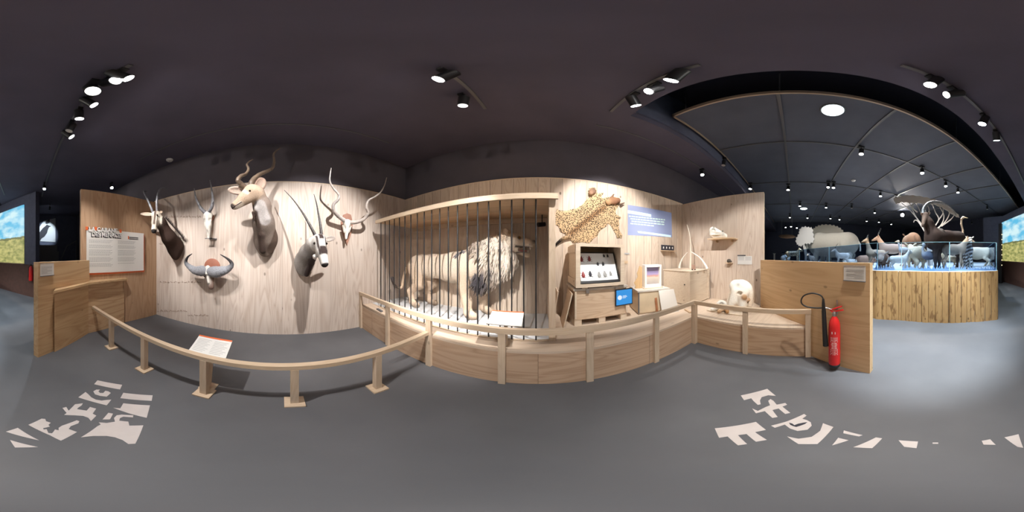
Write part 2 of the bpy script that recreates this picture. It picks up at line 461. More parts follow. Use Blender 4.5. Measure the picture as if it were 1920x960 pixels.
# hall: slanted wall with the projected savannah picture
SA, SB = Vector((.03, -6.12, 0)), Vector((2.95, -9.42, 0))
sd = (SB - SA).normalized(); sn = Vector((-sd.y, sd.x, 0));  sn = sn if sn.dot(-SA) > 0 else -sn
sl_a = SA - sd * .55; sl_b = SB
DKBROWN = plain('dark_brown_wainscot', (.075, .035, .026), .7, var=.15)
m = MB(); m.slab([(sl_a.x, sl_a.y), (sl_b.x, sl_b.y), (sl_b.x - sn.x * .2, sl_b.y - sn.y * .2), (sl_a.x - sn.x * .2, sl_a.y - sn.y * .2)], 1.18, ZC)
struct('wall_slanted', m, NAVY)
m = MB(); q = sn * .03; m.slab([(sl_a.x + q.x, sl_a.y + q.y), (sl_b.x + q.x, sl_b.y + q.y), (sl_b.x - sn.x * .2, sl_b.y - sn.y * .2), (sl_a.x - sn.x * .2, sl_a.y - sn.y * .2)], 0, 1.18)
struct('wall_slanted_lower', m, DKBROWN)
def screen_mat():
    m, nt, b = nmat('savannah_projection'); N = nt.nodes; Lk = nt.links
    tc = N.new('ShaderNodeTexCoord'); sep = N.new('ShaderNodeSeparateXYZ'); Lk.new(tc.outputs['Object'], sep.inputs[0]); z = sep.outputs[2]
    n = N.new('ShaderNodeTexNoise'); n.inputs['Scale'].default_value = 1.3; n.inputs['Detail'].default_value = 6; mp = N.new('ShaderNodeMapping'); mp.inputs['Scale'].default_value = (1, 1, 2.2)
    Lk.new(tc.outputs['Object'], mp.inputs[0]); Lk.new(mp.outputs[0], n.inputs['Vector'])
    r = N.new('ShaderNodeValToRGB'); r.color_ramp.elements[0].position = .42; r.color_ramp.elements[1].position = .62
    r.color_ramp.elements[0].color = (*lin(92, 186, 224), 1); r.color_ramp.elements[1].color = (*lin(205, 235, 240), 1); Lk.new(n.outputs['Fac'], r.inputs[0])
    n2 = N.new('ShaderNodeTexNoise'); n2.inputs['Scale'].default_value = 4; n2.inputs['Detail'].default_value = 8; Lk.new(mp.outputs[0], n2.inputs['Vector'])
    r2 = N.new('ShaderNodeValToRGB'); r2.color_ramp.elements[0].position = .35; r2.color_ramp.elements[1].position = .65
    r2.color_ramp.elements[0].color = (*lin(120, 128, 70), 1); r2.color_ramp.elements[1].color = (*lin(196, 190, 120), 1); Lk.new(n2.outputs['Fac'], r2.inputs[0])
    hz = mth(nt, 'ADD', .95, mth(nt, 'MULTIPLY', n2.outputs['Fac'], .16))
    sky = mth(nt, 'GREATER_THAN', z, hz)
    c = mixc(nt, sky, r2.outputs[0], r.outputs[0])
    bush = mth(nt, 'MULTIPLY', mth(nt, 'GREATER_THAN', z, mth(nt, 'SUBTRACT', hz, .09)), mth(nt, 'SUBTRACT', 1.0, sky))
    c = mixc(nt, mth(nt, 'MULTIPLY', bush, .75), c, lin(84, 92, 60))
    b.inputs['Base Color'].default_value = (.05, .05, .05, 1); Lk.new(c, b.inputs['Emission Color']); b.inputs['Emission Strength'].default_value = .42
    return m
t = thing('projection_screen', 'large wall screen showing blue sky over a yellow-green savannah', 'screen', (SA + sn * .0)[:2] + (1.22,))
a = SA + sd * .06; b_ = SB - sd * .02
m = MB(); m.prism([a + Vector((0, 0, 1.22)), b_ + Vector((0, 0, 1.22)), b_ + Vector((0, 0, 3.5)), a + Vector((0, 0, 3.5))], sn * .04)
m.build('screen_image', screen_mat(), t, 0)
m = MB(); m.prism([a + Vector((0, 0, 1.19)), b_ + Vector((0, 0, 1.19)), b_ + Vector((0, 0, 1.22)), a + Vector((0, 0, 1.22))], sn * .07)
m.build('bottom_ledge', plain('ledge_tan', (.4, .3, .2), .6), t)

# rear corner: lit picture of a bird, low grey plinth, sloping hand rail
t = thing('bird_picture', 'pale lit wall picture with a dark bird silhouette in the far corner', 'picture', (-1.1, -9.17, 2.2))
p = lambda x, y, Y=-9.17: Vector(onY(x, y, Y))
MB().prism([p(69, 433), p(82, 414), p(104, 409), p(104, 454), p(69, 452)], (0, -.03, 0)).build('picture_panel', plain('pale_grey_print', (.55, .57, .60), .7), t)
sil = [(72, 447), (74, 436), (80, 428), (85, 424), (88, 421), (92, 423), (96, 424), (92, 426), (90, 430), (88, 437), (83, 444), (78, 447), (75, 452)]
MB().prism([p(x, y, -9.15) for x, y in sil], (0, -.015, 0)).build('bird_silhouette', INK, t, 0)
MB().prism([p(86, 415, -9.15), p(93, 411, -9.15), p(93, 418, -9.15), p(88, 420, -9.15), p(85, 419, -9.15)], (0, -.015, 0)).build('branch_silhouette', INK, t, 0)
GR = plain('grey_plinth', (.16, .16, .17), .7)
t = thing('grey_plinth', 'grey two-step plinth below the bird picture', 'plinth', (-1.1, -8.7, 0))
MB().box(-1.75, -.62, -9.15, -8.6, 0, 1.75).build('lower_block', GR, t); MB().box(-1.7, -.7, -9.15, -8.85, 1.75, 2.1).build('upper_block', GR, t)
t = thing('stair_handrail', 'dark sloping handrail in the far rear corner', 'handrail', (-2.3, -8.6, 0))
MB().tube([(-2.75, -8.6, 2.35), (-2.2, -8.6, 2.05), (-1.85, -8.6, 1.3)], .025).build('rail', GREYM, t)
MB().tube([(-2.72, -8.6, 0), (-2.72, -8.6, 2.33)], .02).build('post', GREYM, t); MB().tube([(-1.9, -8.6, 0), (-1.9, -8.6, 1.4)], .02).build('post', GREYM, t)
# ================================================================== BOOTH FURNITURE
PZ = .50                                             # display podium height
# ---- counter in the left corner
t = thing('corner_counter', 'angled plywood ledge counter below the white title board', 'counter', (-1.1, -2.6, 0))
MB().slab([(-.385, -2.205), (-1.09, -2.715), (-1.10, -2.80), (-.43, -2.29)], 0, 1.0).build('front_panel', W_COUNTER, t)
MB().slab([(-1.09, -2.715), (-1.93, -2.815), (-1.93, -2.862), (-1.10, -2.93)], 0, .985).build('return_panel', wood('plywood_return', (.58, .41, .25), (.36, .20, .10), 'X', None, .2, .3, .85, .7), t)
MB().slab([(-.355, -2.10), (-1.07, -2.615), (-1.97, -2.735), (-1.985, -2.862), (-1.14, -2.93), (-1.12, -2.75), (-.41, -2.25)], 1.0, 1.035).build('ledge_top', W_COUNTER, t)

# ---- sheets in holders on the two low partitions
def sheet(name, label, a, b_, z0, z1, n, lines):
    a = Vector((*a, 0)); b_ = Vector((*b_, 0)); n = Vector((*n, 0)).normalized()
    t = thing(name, label, 'notice', (a + b_) / 2 + Vector((0, 0, z0)))
    up = Vector((0, 0, 1)); o = n * .004
    MB().prism([a + o + up * z0, b_ + o + up * z0, b_ + o + up * z1, a + o + up * z1], n * .004).build('sheet', PAPER, t)
    d = (b_ - a)
    MB().prism([a + n * .003 + up * (z0 - .004), b_ + n * .003 + up * (z0 - .004), b_ + n * .003 + up * (z0 + .004), a + n * .003 + up * (z0 + .004)], n * .02).build('holder_lip', GREYM, t)
    MB().prism([a + n * .003 + up * (z1 + .003), b_ + n * .003 + up * (z1 + .003), b_ + n * .003 + up * (z1 + .012), a + n * .003 + up * (z1 + .012)], n * .008).build('holder_clip', STEEL, t)
    m = MB()
    for i in range(lines):
        zz = z1 - .03 - (z1 - z0 - .05) * i / lines
        f = .86 if i % 4 != 3 else .5
        p0 = a + d * .07 + n * .0085 + up * zz; p1 = a + d * f + n * .0085 + up * zz
        m.prism([p0, p1, p1 - up * .004, p0 - up * .004], n * .0006)
    m.build('printed_lettering', GREYINK, t, 0)
dl = Vector((-.82, -.572)); o = Vector((-.153, -2.08))
sheet('notice_sheet', 'white text sheet at the top of the low plywood partition beside the corner counter', o + dl * .03, o + dl * .275, 1.235, 1.39, (-dl.y * -1, dl.x * -1) if False else (-.572, .82), 9)
dr = Vector((.738, .674)); o = Vector((1.525, -.764))
sheet('notice_sheet', 'white text sheet at the top of the low plywood partition above the red extinguisher', o + dr * .045, o + dr * .31, 1.225, 1.385, (-.674, .738), 9)

# ---- title board on the tall plywood wall
def wallpt(f, z, off=0.0):                            # along the tall front-left wall, f = metres from its free end
    a = Vector((-1.03, -2.95, z)); d = Vector((-1.84, .16, 0)).normalized(); n = Vector((d.y, -d.x, 0)); n = n if n.dot(-a) > 0 else -n
    return a + d * f + n * off
def onS(px, py, off=0.0):
    r = Vector(ray(px, py)); a = wallpt(0, 0, off); d = Vector((-1.84, .16, 0)).normalized(); n = Vector((d.y, -d.x, 0))
    k = n.dot(Vector((a.x, a.y, 0))) / n.dot(r); q = r * k; return Vector((q.x, q.y, EYE + q.z))
TL, BR = onS(163, 428, .03), onS(269, 509, .03)
bz0, bz1 = onS(168, 512, .03).z, onS(166, 430, .03).z
d_ = Vector((-1.84, .16, 0)).normalized(); n_ = Vector((d_.y, -d_.x, 0)); n_ = n_ if n_.dot(Vector((1, 2.8, 0))) > 0 else -n_
t = thing('title_board', 'white exhibition text board with orange edge and cut-out title on plywood wall', 'sign', wallpt(.6, 1.5))
L0 = Vector((TL.x, TL.y, 0)); L1 = Vector((BR.x, BR.y, 0)); wd = (L1 - L0).length; up = Vector((0, 0, 1))
def quad(f0, f1, z0, z1, off, th, base=None):
    b0 = L0 - n_ * .03 + d_ * f0 + n_ * off; b1 = L0 - n_ * .03 + d_ * f1 + n_ * off
    return [b0 + up * z0, b1 + up * z0, b1 + up * z1, b0 + up * z1], n_ * th
MB().prism(*quad(.0, wd + .03, bz0 - .035, bz1 - .03, .003, .022)).build('orange_backing', ORANGE, t)['label'] = 'orange backing panel'
MB().prism(*quad(-.01, wd, bz0, bz1, .025, .014)).build('white_panel', WHITE, t)
def text(body, name, mat, size, f, z, off, parent, ext=.006, shear=0, xs=1.0, bold=.0):
    c = bpy.data.curves.new(name, 'FONT'); c.body = body; c.size = size; c.extrude = ext; c.offset = bold; c.shear = shear
    o = bpy.data.objects.new(name, c); COL.objects.link(o); c.materials.append(mat)
    M = Matrix((d_, up, n_)).transposed().to_4x4(); q = L0 - n_ * .03 + d_ * f + n_ * off + up * z
    M.translation = q; dg = bpy.context.evaluated_depsgraph_get(); me = bpy.data.meshes.new_from_object(o.evaluated_get(dg))
    bpy.data.objects.remove(o); A4 = M @ Matrix.Diagonal((xs, 1, 1, 1)); A4.translation = q - wpos(parent); me.transform(A4); me.materials.clear(); me.materials.append(mat)
    o = bpy.data.objects.new(name, me); COL.objects.link(o); o.parent = parent; return o
WH2 = plain('white_letter', (.85, .84, .82), .5)
zt = bz1
MB().prism(*quad(-.03, .02, zt - .02, zt + .05, .03, .012)).build('orange_tile', ORANGE, t)
MB().prism(*quad(.155, .20, zt - .015, zt + .055, .03, .012)).build('orange_tile', ORANGE, t)
MB().prism(*quad(.70, .745, zt - .03, zt + .04, .03, .012)).build('orange_tile', ORANGE, t)
MB().prism(*quad(.30, .345, zt - .13, zt - .075, .04, .004)).build('orange_tile', ORANGE, t)
text('LA CABANE', 'title_line', WH2, .125, .03, zt - .04, .045, t, .008, xs=.93, bold=.003)
text('LA CABANE', 'title_shadow', INK, .125, 0.018, zt - .053, .036, t, .003, xs=.93, bold=.004)
text('DES MENACES', 'title_line', WH2, .12, .09, zt - .135, .046, t, .006, xs=.86, bold=.002)
text('DES MENACES', 'title_shadow', INK, .12, .078, zt - .150, .042, t, .003, xs=.86, bold=.004)
MB().prism(*quad(.90, .925, zt - .155, zt - .09, .04, .004)).build('orange_tile', ORANGE, t)
m = MB()
for i, zz in enumerate((zt - .105, zt - .14)):
    for k in range(9): m.prism(*quad(.935 + k * .026, .955 + k * .026, zz - .02, zz, .0395, .002))
m.build('subtitle_lettering', INK, t, 0)
m = MB()
for colx, ln in ((.04, 22), (.66, 20)):
    for i in range(ln):
        if i in (3, 7, 13, 18): continue
        zz = zt - .21 - i * .0245
        if zz < bz0 + .04: break
        w_ = (.50 if colx < .5 else .44) * (1 - .12 * ((i * 7) % 5) / 4)
        k = 0.0
        while k < w_:
            s_ = .02 + .02 * RNG.random(); m.prism(*quad(colx + k, min(colx + k + s_, colx + w_), zz, zz + .008, .0395, .0008)); k += s_ + .008
m.build('printed_lettering', GREYINK, t, 0)

# ---- low barrier in front of the trophies
RX = -1.19
t = thing('low_barrier', 'long low pine barrier rail on square feet in front of the mounted heads', 'barrier', (RX, -.6, 0))
MB().box(RX - .028, RX + .028, -2.80, 1.47, .515, .56).build('rail', W_RAIL, t)
for y in (-2.065, -1.342, -.615, .09, .785):
    pt = MB().box(RX - .03, RX + .03, y - .03, y + .03, .02, .515).build('post', W_POST, t)
    MB().box(RX - .075, RX + .075, y - .075, y + .075, 0, .02).build('base_plate', W_RAIL, pt)

def reading_panel(label, c, ax, dp, z0, z1, width, stand):
    """sloping white reading panel; c = middle of its lower edge, ax along the edge, dp away from the visitor"""
    c = Vector(c); ax = Vector(ax).normalized(); dp = Vector(dp)
    t = thing('reading_panel', label, 'information panel', (c.x, c.y, 0 if stand else PZ))
    h = ax * width / 2; a = c - h; b_ = c + h; e = dp + Vector((0, 0, z1 - z0)); nrm = ax.cross(e).normalized(); nrm = nrm if nrm.z > 0 else -nrm
    MB().prism([a, b_, b_ + e, a + e], nrm * .012).build('panel', WHITE, t)
    p_ = nrm * .0125
    MB().prism([a + e * .93 + p_, b_ + e * .93 + p_, b_ + e + p_, a + e + p_], nrm * .002).build('orange_header', ORANGE, t)
    m = MB()
    for i in range(9):
        for s0, s1 in ((.06, .46), (.54, .94)):
            q0 = a + (b_ - a) * s0 + e * (.8 - i * .075) + p_; q1 = a + (b_ - a) * (s1 - .05 * (i % 3)) + e * (.8 - i * .075) + p_
            m.prism([q0, q1, q1 + e * .014, q0 + e * .014], nrm * .0006)
    m.build('printed_lettering', GREYINK, t, 0)
    br = MB()
    if stand:
        br.beam(c + e * .55 - Vector((0, 0, .03)) + ax * 0, Vector((c.x + dp.x * .25, c.y + dp.y * .25, .0)), .05, .04, up=(0, 1, 0)); br.box(c.x + dp.x * .25 - .07, c.x + dp.x * .25 + .07, c.y - .07, c.y + .07, 0, .012)
    else:
        br.beam(c + e * .5 - Vector((0, 0, .03)), (c.x, c.y + .09, PZ), .05, .03, up=(1, 0, 0))
    br.build('support', W_POST, t); return t
reading_panel('white sloping reading panel behind the low barrier below the mounted heads', (-1.24, -.635, .50), (0, 1, 0), (-.27, -.02, 0), .50, .585, .36, True)
reading_panel('white sloping reading panel in front of the lion cage bars', (-.325, 1.52, .79), (1, 0, 0), (0, .22, 0), .79, .865, .345, False)

# ---- display podium
t = thing('display_podium', 'L-shaped plywood display platform under the cage and crates', 'platform', (0, 1.5, 0))
top = [(-2.87, 1.50), (2.12, 1.50), (2.12, -.22), (3.05, .66), (3.31, .66), (3.31, 2.70), (-2.87, 2.70)]
MB().slab(top, PZ - .03, PZ).build('deck', W_PODTOP, t)
m = MB(); m.box(-2.87, 2.12, 1.50, 1.53, 0, PZ - .03); m.build('front_panel', W_PODIUM, t)
W_PODY = wood('plywood_podium_wing', (.55, .39, .26), (.32, .19, .11), 'Y', None, 1.22, .45, .75, .8)
MB().box(2.12, 2.15, -.22, 1.50, 0, PZ - .03).build('wing_panel', W_PODY, t)

# ---- podium rail
t = thing('podium_railing', 'pine post-and-rail guard along the front of the display platform', 'railing', (0, 1.47, 0))
MB().box(-2.86, 2.12, 1.455, 1.5, .725, .785).build('rail', W_RAILX, t)
MB().box(2.075, 2.12, -.22, 1.455, .725, .785).build('rail', W_RAIL, t)
for x in (-2.83, -1.96, -1.175, -.335, .485, 1.31):
    MB().box(x - .035, x + .035, 1.462, 1.4995, 0, .725).build('post', W_POST, t)
MB().box(2.05, 2.1195, 1.43, 1.4995, 0, .725).build('post', W_POST, t)
for y in (.65, -.18): MB().box(2.085, 2.1195, y - .035, y + .035, 0, .725).build('post', W_POST, t)

# ---- lion cage
CY = 1.745
t = thing('lion_cage', 'black-barred wooden cage with a flat pine roof around the lion', 'cage', (-1.2, CY, PZ))
W_ROOF = wood('cage_roof_boards', (.60, .42, .26), (.42, .26, .15), 'X', 'Y', .24, .2, .4, 1.0, seam=.3)
MB().box(-2.60, .19, CY - .035, 2.70, 2.135, 2.175).build('roof', W_ROOF, t)
MB().box(-2.62, .21, CY - .06, CY - .03, 2.125, 2.19).build('roof_fascia', W_RAILX, t)
MB().box(-2.58, .17, 2.665, 2.70, 2.05, 2.135).build('roof_batten', W_RAILX, t)
MB().box(.115, .185, CY - .02, CY + .03, PZ, 2.135).build('corner_post', W_POST, t)
MB().box(.15, .175, CY + .03, 2.70, PZ, 2.135).build('side_panel', wood('cage_side', (.62, .5, .4), (.42, .3, .2), 'Z', 'Y', .2, .3, .5, 1), t)
MB().box(-2.6, .115, CY - .02, CY + .02, PZ, PZ + .012).build('bottom_strip', W_RAILX, t)
MB().box(-2.86, .15, CY + .02, 2.70, PZ, PZ + .004).build('floor_sheet', plain('pale_grey_sheet', (.62, .63, .64), .7), t)
for i in range(20):
    x = -.023 - .1312 * i
    MB().tube([(x, CY, PZ + .01), (x, CY, 2.14)], .0085, 8).build('bar', BLACK, t)
o = thing('small_spotlight', 'small black spotlight under the cage roof by the lion nose', 'spotlight', (.03, 2.45, 2.05))
MB().tube([(.0, 2.42, 1.97), (.10, 2.48, 1.99)], .035, 14).build('body', BLACK, o); MB().tube([(.06, 2.45, 1.98), (.06, 2.45, 2.134)], .008).build('stem', BLACK, o)

# ---- crates
def boardcrate(t, x0, x1, y0, y1, z0, z1, mat, th=.02, lid=True, side='boards'):
    MB().box(x0, x1, y0, y1, z0, z1 - .03).build('body', mat, t)
    MB().box(x0 - .012, x1 + .012, y0 - .012, y1 + .012, z1 - .03, z1).build('lid', mat, t)
t = thing('shipping_crate', 'large wooden transport crate on pallet blocks with a blue tablet on it', 'crate', (.88, 2.35, PZ))
MB().box(.48, 1.28, 2.12, 2.62, .615, 1.025).build('body', W_CRATE, t)
MB().box(.465, 1.295, 2.105, 2.63, 1.025, 1.055).build('lid', plain('worn_grey_lid', (.45, .40, .34), .6, var=.15), t)
m = MB(); m.box(.475, 1.285, 2.112, 2.62, .598, .618); m.build('bottom_board', W_CRATE, t)
for x in (.53, .88, 1.23):
    MB().box(x - .05, x + .05, 2.12, 2.60, PZ, .598).build('pallet_block', W_CRATEP, t)
MB().box(.48, .505, 2.095, 2.12, .62, 1.02).build('corner_batten', W_CRATEP, t); MB().box(1.255, 1.28, 2.095, 2.12, .62, 1.02).build('corner_batten', W_CRATEP, t)
for x in (.66, 1.1): MB().box(x - .022, x + .022, 2.098, 2.108, .985, 1.05).build('latch', STEEL, t)

t = thing('display_box', 'open-fronted pale wooden box on the large crate holding a framed specimen board', 'crate', (.87, 2.35, 1.055))
x0, x1, y0, y1, z0, z1 = .50, 1.20, 2.085, 2.60, 1.075, 1.665
MB().box(x0, x0 + .022, y0, y1, z0, z1).build('side_panel', W_CRATEP, t); MB().box(x1 - .022, x1, y0, y1, z0, z1).build('side_panel', W_CRATEP, t)
MB().box(x0 + .022, x1 - .022, y0, y1, z1 - .022, z1).build('top_panel', W_CRATEP, t); MB().box(x0 + .022, x1 - .022, y0, y1, z0, z0 + .022).build('bottom_panel', W_CRATEP, t)
MB().box(x0 + .022, x1 - .022, y1 - .02, y1, z0 + .022, z1 - .022).build('back_panel', W_CRATE, t)
m = MB()
for zz in (z0 + .01, z1 - .12): m.box(x0 - .02, x0, y0 + .005, y1, zz, zz + .1)
m.build_each('side_batten', W_CRATEP, t)
m = MB(); m.box(x0 - .012, x0 + .05, y0 - .014, y0, z0, z1); m.box(x1 - .05, x1 + .012, y0 - .014, y0, z0, z1); m.box(x0 + .05, x1 - .05, y0 - .014, y0, z0, z0 + .045); m.box(x0 + .05, x1 - .05, y0 - .014, y0, z1 - .04, z1)
m.build('front_frame', W_CRATEP, t)
m = MB(); m.box(.58, .66, 2.1, 2.55, 1.055, 1.075); m.box(1.04, 1.12, 2.1, 2.55, 1.055, 1.075); m.build_each('foot_batten', W_CRATEP, t)
# slanted board with nine specimens, resting in the box
t = thing('specimen_board', 'black-framed white board with nine small beetles tilted inside the open box', 'display case', (.88, 2.25, 1.1))
A = Vector((.555, 2.115, 1.125)); ex = Vector((.60, 0, 0)); ey = Vector((0, .20, .43)); nr = ex.cross(ey).normalized(); nr = nr if nr.y < 0 else -nr
MB().prism([A, A + ex, A + ex + ey, A + ey], -nr * .03).build('frame', BLACK, t)
ins = lambda u, v: A + ex * u + ey * v
SPW = plain('white_lit_board', (.86, .87, .88), .4)
MB().prism([ins(.03, .07), ins(.97, .07), ins(.97, .96), ins(.03, .96)], nr * .004).build('board', SPW, t)
RBR = plain('beetle_red', (.25, .03, .03), .4); GBR = plain('beetle_grey', (.28, .28, .27), .5)
for (u, v, s, mt) in ((.10, .74, 1.0, RBR), (.30, .75, 1.0, RBR), (.70, .86, .5, INK), (.80, .86, .6, INK), (.50, .58, .65, INK), (.64, .58, .7, INK), (.10, .24, 1.05, RBR), (.27, .26, 1.0, INK), (.49, .22, 1.05, GBR), (.64, .23, 1.15, GBR), (.79, .25, .8, GBR)):
    q = ins(u, v) + nr * .009; Mx = Matrix((ex.normalized(), ey.normalized(), nr)).transposed(); e1 = ex.normalized(); e2 = ey.normalized()
    b = MB().ell(q, (.022 * s, .034 * s, .009), Mx, 12, 8).ell(q + e2 * .036 * s, (.014 * s, .013 * s, .007), Mx, 10, 6)
    for sg in (-1, 1):
        for k in (-.02, 0, .02):
            b.tube([q + e2 * k * s, q + e1 * sg * .03 * s + e2 * (k * 1.4) * s, q + e1 * sg * .036 * s + e2 * (k * 2.0) * s - nr * .004], .0022, 5)
        b.tube([q + e2 * .045 * s, q + e2 * .062 * s + e1 * sg * .014 * s], .002, 5)
    b.build('beetle', mt, t)
# tablet on the crate front
t = thing('tablet', 'black-edged tablet with a blue picture of a white globe on the crate front', 'tablet', (1.2, 2.1, .8))
a = onY(1154, 543, 2.09); b_ = onY(1186, 569, 2.09)
X0, X1, Z0, Z1 = a[0], b_[0], b_[2] - .005, a[2] + .0
MB().box(X0, X1, 2.088, 2.104, Z0, Z1).build('bezel', BLACK, t)
MB().box(X0 + .014, X1 - .014, 2.086, 2.089, Z0 + .016, Z1 - .016).build('screen', glow('tablet_blue', lin(28, 140, 215), .42), t, 0)
cx, cz = X0 + .07, (Z0 + Z1) / 2; Rr = .036
m = MB(); m.lathe((cx, 2.0858, cz), [(Rr, 0), (Rr, -.0012)], 24, (0, 1, 0)); m.build('globe_mark', glow('globe_white', (.75, .85, .95), .4), t, 0)
m = MB()
for i, (w_, dz) in enumerate(((.07, .018), (.085, .002), (.06, -.014))): m.box(X0 + .118, X0 + .118 + w_ * .9, 2.0848, 2.0858, cz + dz, cz + dz + .007)
m.build('printed_lettering', glow('tablet_text', (.8, .9, 1), .4), t, 0)
# boards leaning left of the crate
t = thing('leaning_board', 'narrow plywood board leaning against the left end of the large crate', 'board', (.42, 2.2, PZ))
MB().prism([(.33, 2.06, PZ), (.345, 2.42, PZ), (.462, 2.42, 1.00), (.448, 2.08, 1.00)], (-.016, 0, .004)).build('board', W_CRATE, t)
MB().prism([(.325, 2.048, PZ), (.315, 2.048, PZ), (.43, 2.068, 1.0), (.446, 2.068, 1.0)], (0, .013, 0)).build('edge_strip', W_CRATEP, t)
t = thing('leaning_board', 'second plywood board standing between the cage post and the large crate', 'board', (.27, 2.4, PZ))
MB().prism([(.22, 2.30, PZ), (.23, 2.62, PZ), (.30, 2.62, .98), (.29, 2.30, .98)], (-.015, 0, .002)).build('board', W_POST, t)

# smaller crate with framed picture box and leaning white board
t = thing('small_crate', 'smaller pale crate with grey lid right of the large crate', 'crate', (1.8, 2.25, PZ))
cA, cB = Vector((1.52, 2.16, 0)), Vector((2.10, 2.0, 0)); d2 = (cB - cA).normalized(); n2 = Vector((-d2.y, d2.x, 0))
def rot_box(mb, u0, u1, v0, v1, z0, z1):
    P = lambda u, v: cA + d2 * u + n2 * v
    return mb.prism([P(u0, v0) + up * z0, P(u1, v0) + up * z0, P(u1, v1) + up * z0, P(u0, v1) + up * z0], up * (z1 - z0))
rot_box(MB(), 0, .58, 0, .42, PZ + .03, .90).build('body', plain('pale_yellow_board', (.62, .50, .34), .6, var=.1, vscale=4), t)
rot_box(MB(), -.012, .592, -.012, .43, .90, .925).build('lid', plain('grey_worn_lid', (.52, .48, .42), .6, var=.1), t)
rot_box(MB(), .02, .56, .02, .4, PZ, PZ + .03).build('base_batten', W_CRATEP, t)
m = MB(); rot_box(m, 0, .02, -.012, 0, PZ + .03, .9); rot_box(m, .56, .58, -.012, 0, PZ + .03, .9); m.build_each('corner_strip', GREYM, t)
t = thing('leaning_sheet', 'white panel leaning against the front of the smaller crate', 'board', (2.0, 1.95, PZ))
P = lambda u, v: cA + d2 * u + n2 * v
MB().prism([P(.37, -.13) + up * PZ, P(.70, -.13) + up * PZ, P(.66, -.015) + up * .90, P(.36, -.015) + up * .90], n2 * -.014).build('panel', plain('pale_grey_panel', (.66, .62, .56), .55), t)
t = thing('wooden_stake', 'small reddish wooden stake standing against the smaller crate', 'stake', (1.85, 2.0, PZ))
MB().beam(P(.33, -.035) + up * PZ, P(.31, -.02) + up * .78, .035, .02, up=(0, 1, 0)).build('stake', plain('reddish_wood', (.40, .17, .08), .6, var=.2), t)
t = thing('picture_box', 'white-framed box picture of a pale dune on top of the smaller crate', 'picture', (1.75, 2.25, .925))
a = P(.16, .12); e = d2 * .30
fr = MB()
for u0, u1, z0, z1 in ((0, .035, 0, .40), (.285, .32, 0, .40), (.035, .285, 0, .05), (.035, .285, .36, .40)):
    rot_box(fr, .16 + u0, .16 + u1, .10, .24, .945 + z0, .945 + z1)
fr.build('frame', plain('white_frame_paint', (.8, .76, .70), .5), t)
def dune_mat():
    m, nt, b = nmat('dune_picture'); N = nt.nodes; Lk = nt.links; tc = N.new('ShaderNodeTexCoord'); sep = N.new('ShaderNodeSeparateXYZ'); Lk.new(tc.outputs['Object'], sep.inputs[0])
    n = N.new('ShaderNodeTexNoise'); n.inputs['Scale'].default_value = 9; n.inputs['Detail'].default_value = 4; Lk.new(tc.outputs['Object'], n.inputs['Vector'])
    z = mth(nt, 'ADD', sep.outputs[2], mth(nt, 'MULTIPLY', n.outputs['Fac'], .05))
    r = N.new('ShaderNodeValToRGB'); Lk.new(mth(nt, 'MULTIPLY', z, 2.3), r.inputs[0]); cr = r.color_ramp
    cr.elements[0].position = .24; cr.elements[0].color = (*lin(165, 155, 150), 1); cr.elements[1].position = .95; cr.elements[1].color = (*lin(165, 160, 200), 1)
    for p_, c_ in ((.50, lin(205, 195, 180)), (.56, lin(200, 150, 130)), (.64, lin(165, 150, 190))):
        k = cr.elements.new(p_); k.color = (*c_, 1)
    Lk.new(r.outputs[0], b.inputs['Base Color']); b.inputs['Roughness'].default_value = .4; return m
rot_box(MB(), .195, .445, .15, .16, .995, 1.305).build('picture', dune_mat(), t)
rot_box(MB(), .14, .50, .08, .26, .925, .945).build('base_board', W_CRATEP, t)
t = thing('plywood_cutout', 'wavy-edged plywood cut-out standing beside the white-framed box picture', 'cut-out', (1.6, 2.3, .925))
poly = [(.02, 0), (.15, 0), (.15, .38), (.10, .40), (.08, .33), (.055, .27), (.07, .21), (.04, .16), (.0, .1), (.03, .05)]
MB().prism([P(u, .2) + up * (.925 + z) for u, z in poly], n2 * .02).build('cutout', wood('plywood_cutout_wood', (.62, .42, .22), (.42, .25, .12), 'Z'), t)

# tall crate in the corner
t = thing('tall_crate', 'tall pale crate in the right corner carrying the white tusks', 'crate', (2.9, 2.2, PZ))
MB().box(2.52, 3.22, 1.86, 2.60, PZ + .02, 1.185).build('body', W_CRATEP, t); MB().box(2.51, 3.23, 1.85, 2.61, 1.185, 1.205).build('lid', W_CRATEP, t)
MB().box(2.505, 2.52, 1.86, 1.93, PZ + .02, 1.185).build('corner_batten', W_CRATEP, t); MB().box(3.16, 3.22, 1.84, 1.86, PZ + .02, 1.185).build('corner_batten', W_CRATEP, t)
MB().box(2.58, 3.16, 1.9, 2.5, PZ, PZ + .02).build('base_batten', W_CRATE, t)
MB().tube([(2.515, 2.0, .93), (2.508, 2.0, .93)], .012, 10).build('screw_hole', INK, t)

# wall ledges, labels, projection
t = thing('insect_ledge', 'small pine ledge on the board wall with a strip of black insect pictures', 'shelf', (2.6, 2.65, 1.55))
a = onY(1240, 459, 2.69); b_ = onY(1263, 470, 2.69)
MB().box(a[0], b_[0], 2.68, 2.699, b_[2] + .0, a[2]).build('picture_strip', INK, t)
for k in range(4):
    xx = a[0] + (b_[0] - a[0]) * (.14 + .24 * k); zz = (a[2] + b_[2]) / 2
    MB().ell((xx, 2.677, zz), (.018, .006, .028), None, 10, 6).build('insect', PAPER, t)
zl = b_[2]
MB().box(a[0] - .02, b_[0] + .02, 2.60, 2.70, zl - .014, zl - .002).build('ledge', W_SHELF, t)
t = thing('small_label', 'thin dark label strip on the board wall right of the open box', 'label', (1.3, 2.69, 1.5))
a = onY(1168, 474, 2.695); b_ = onY(1180, 477, 2.695); MB().box(a[0], b_[0], 2.69, 2.70, b_[2], a[2]).build('strip', GREYINK, t)
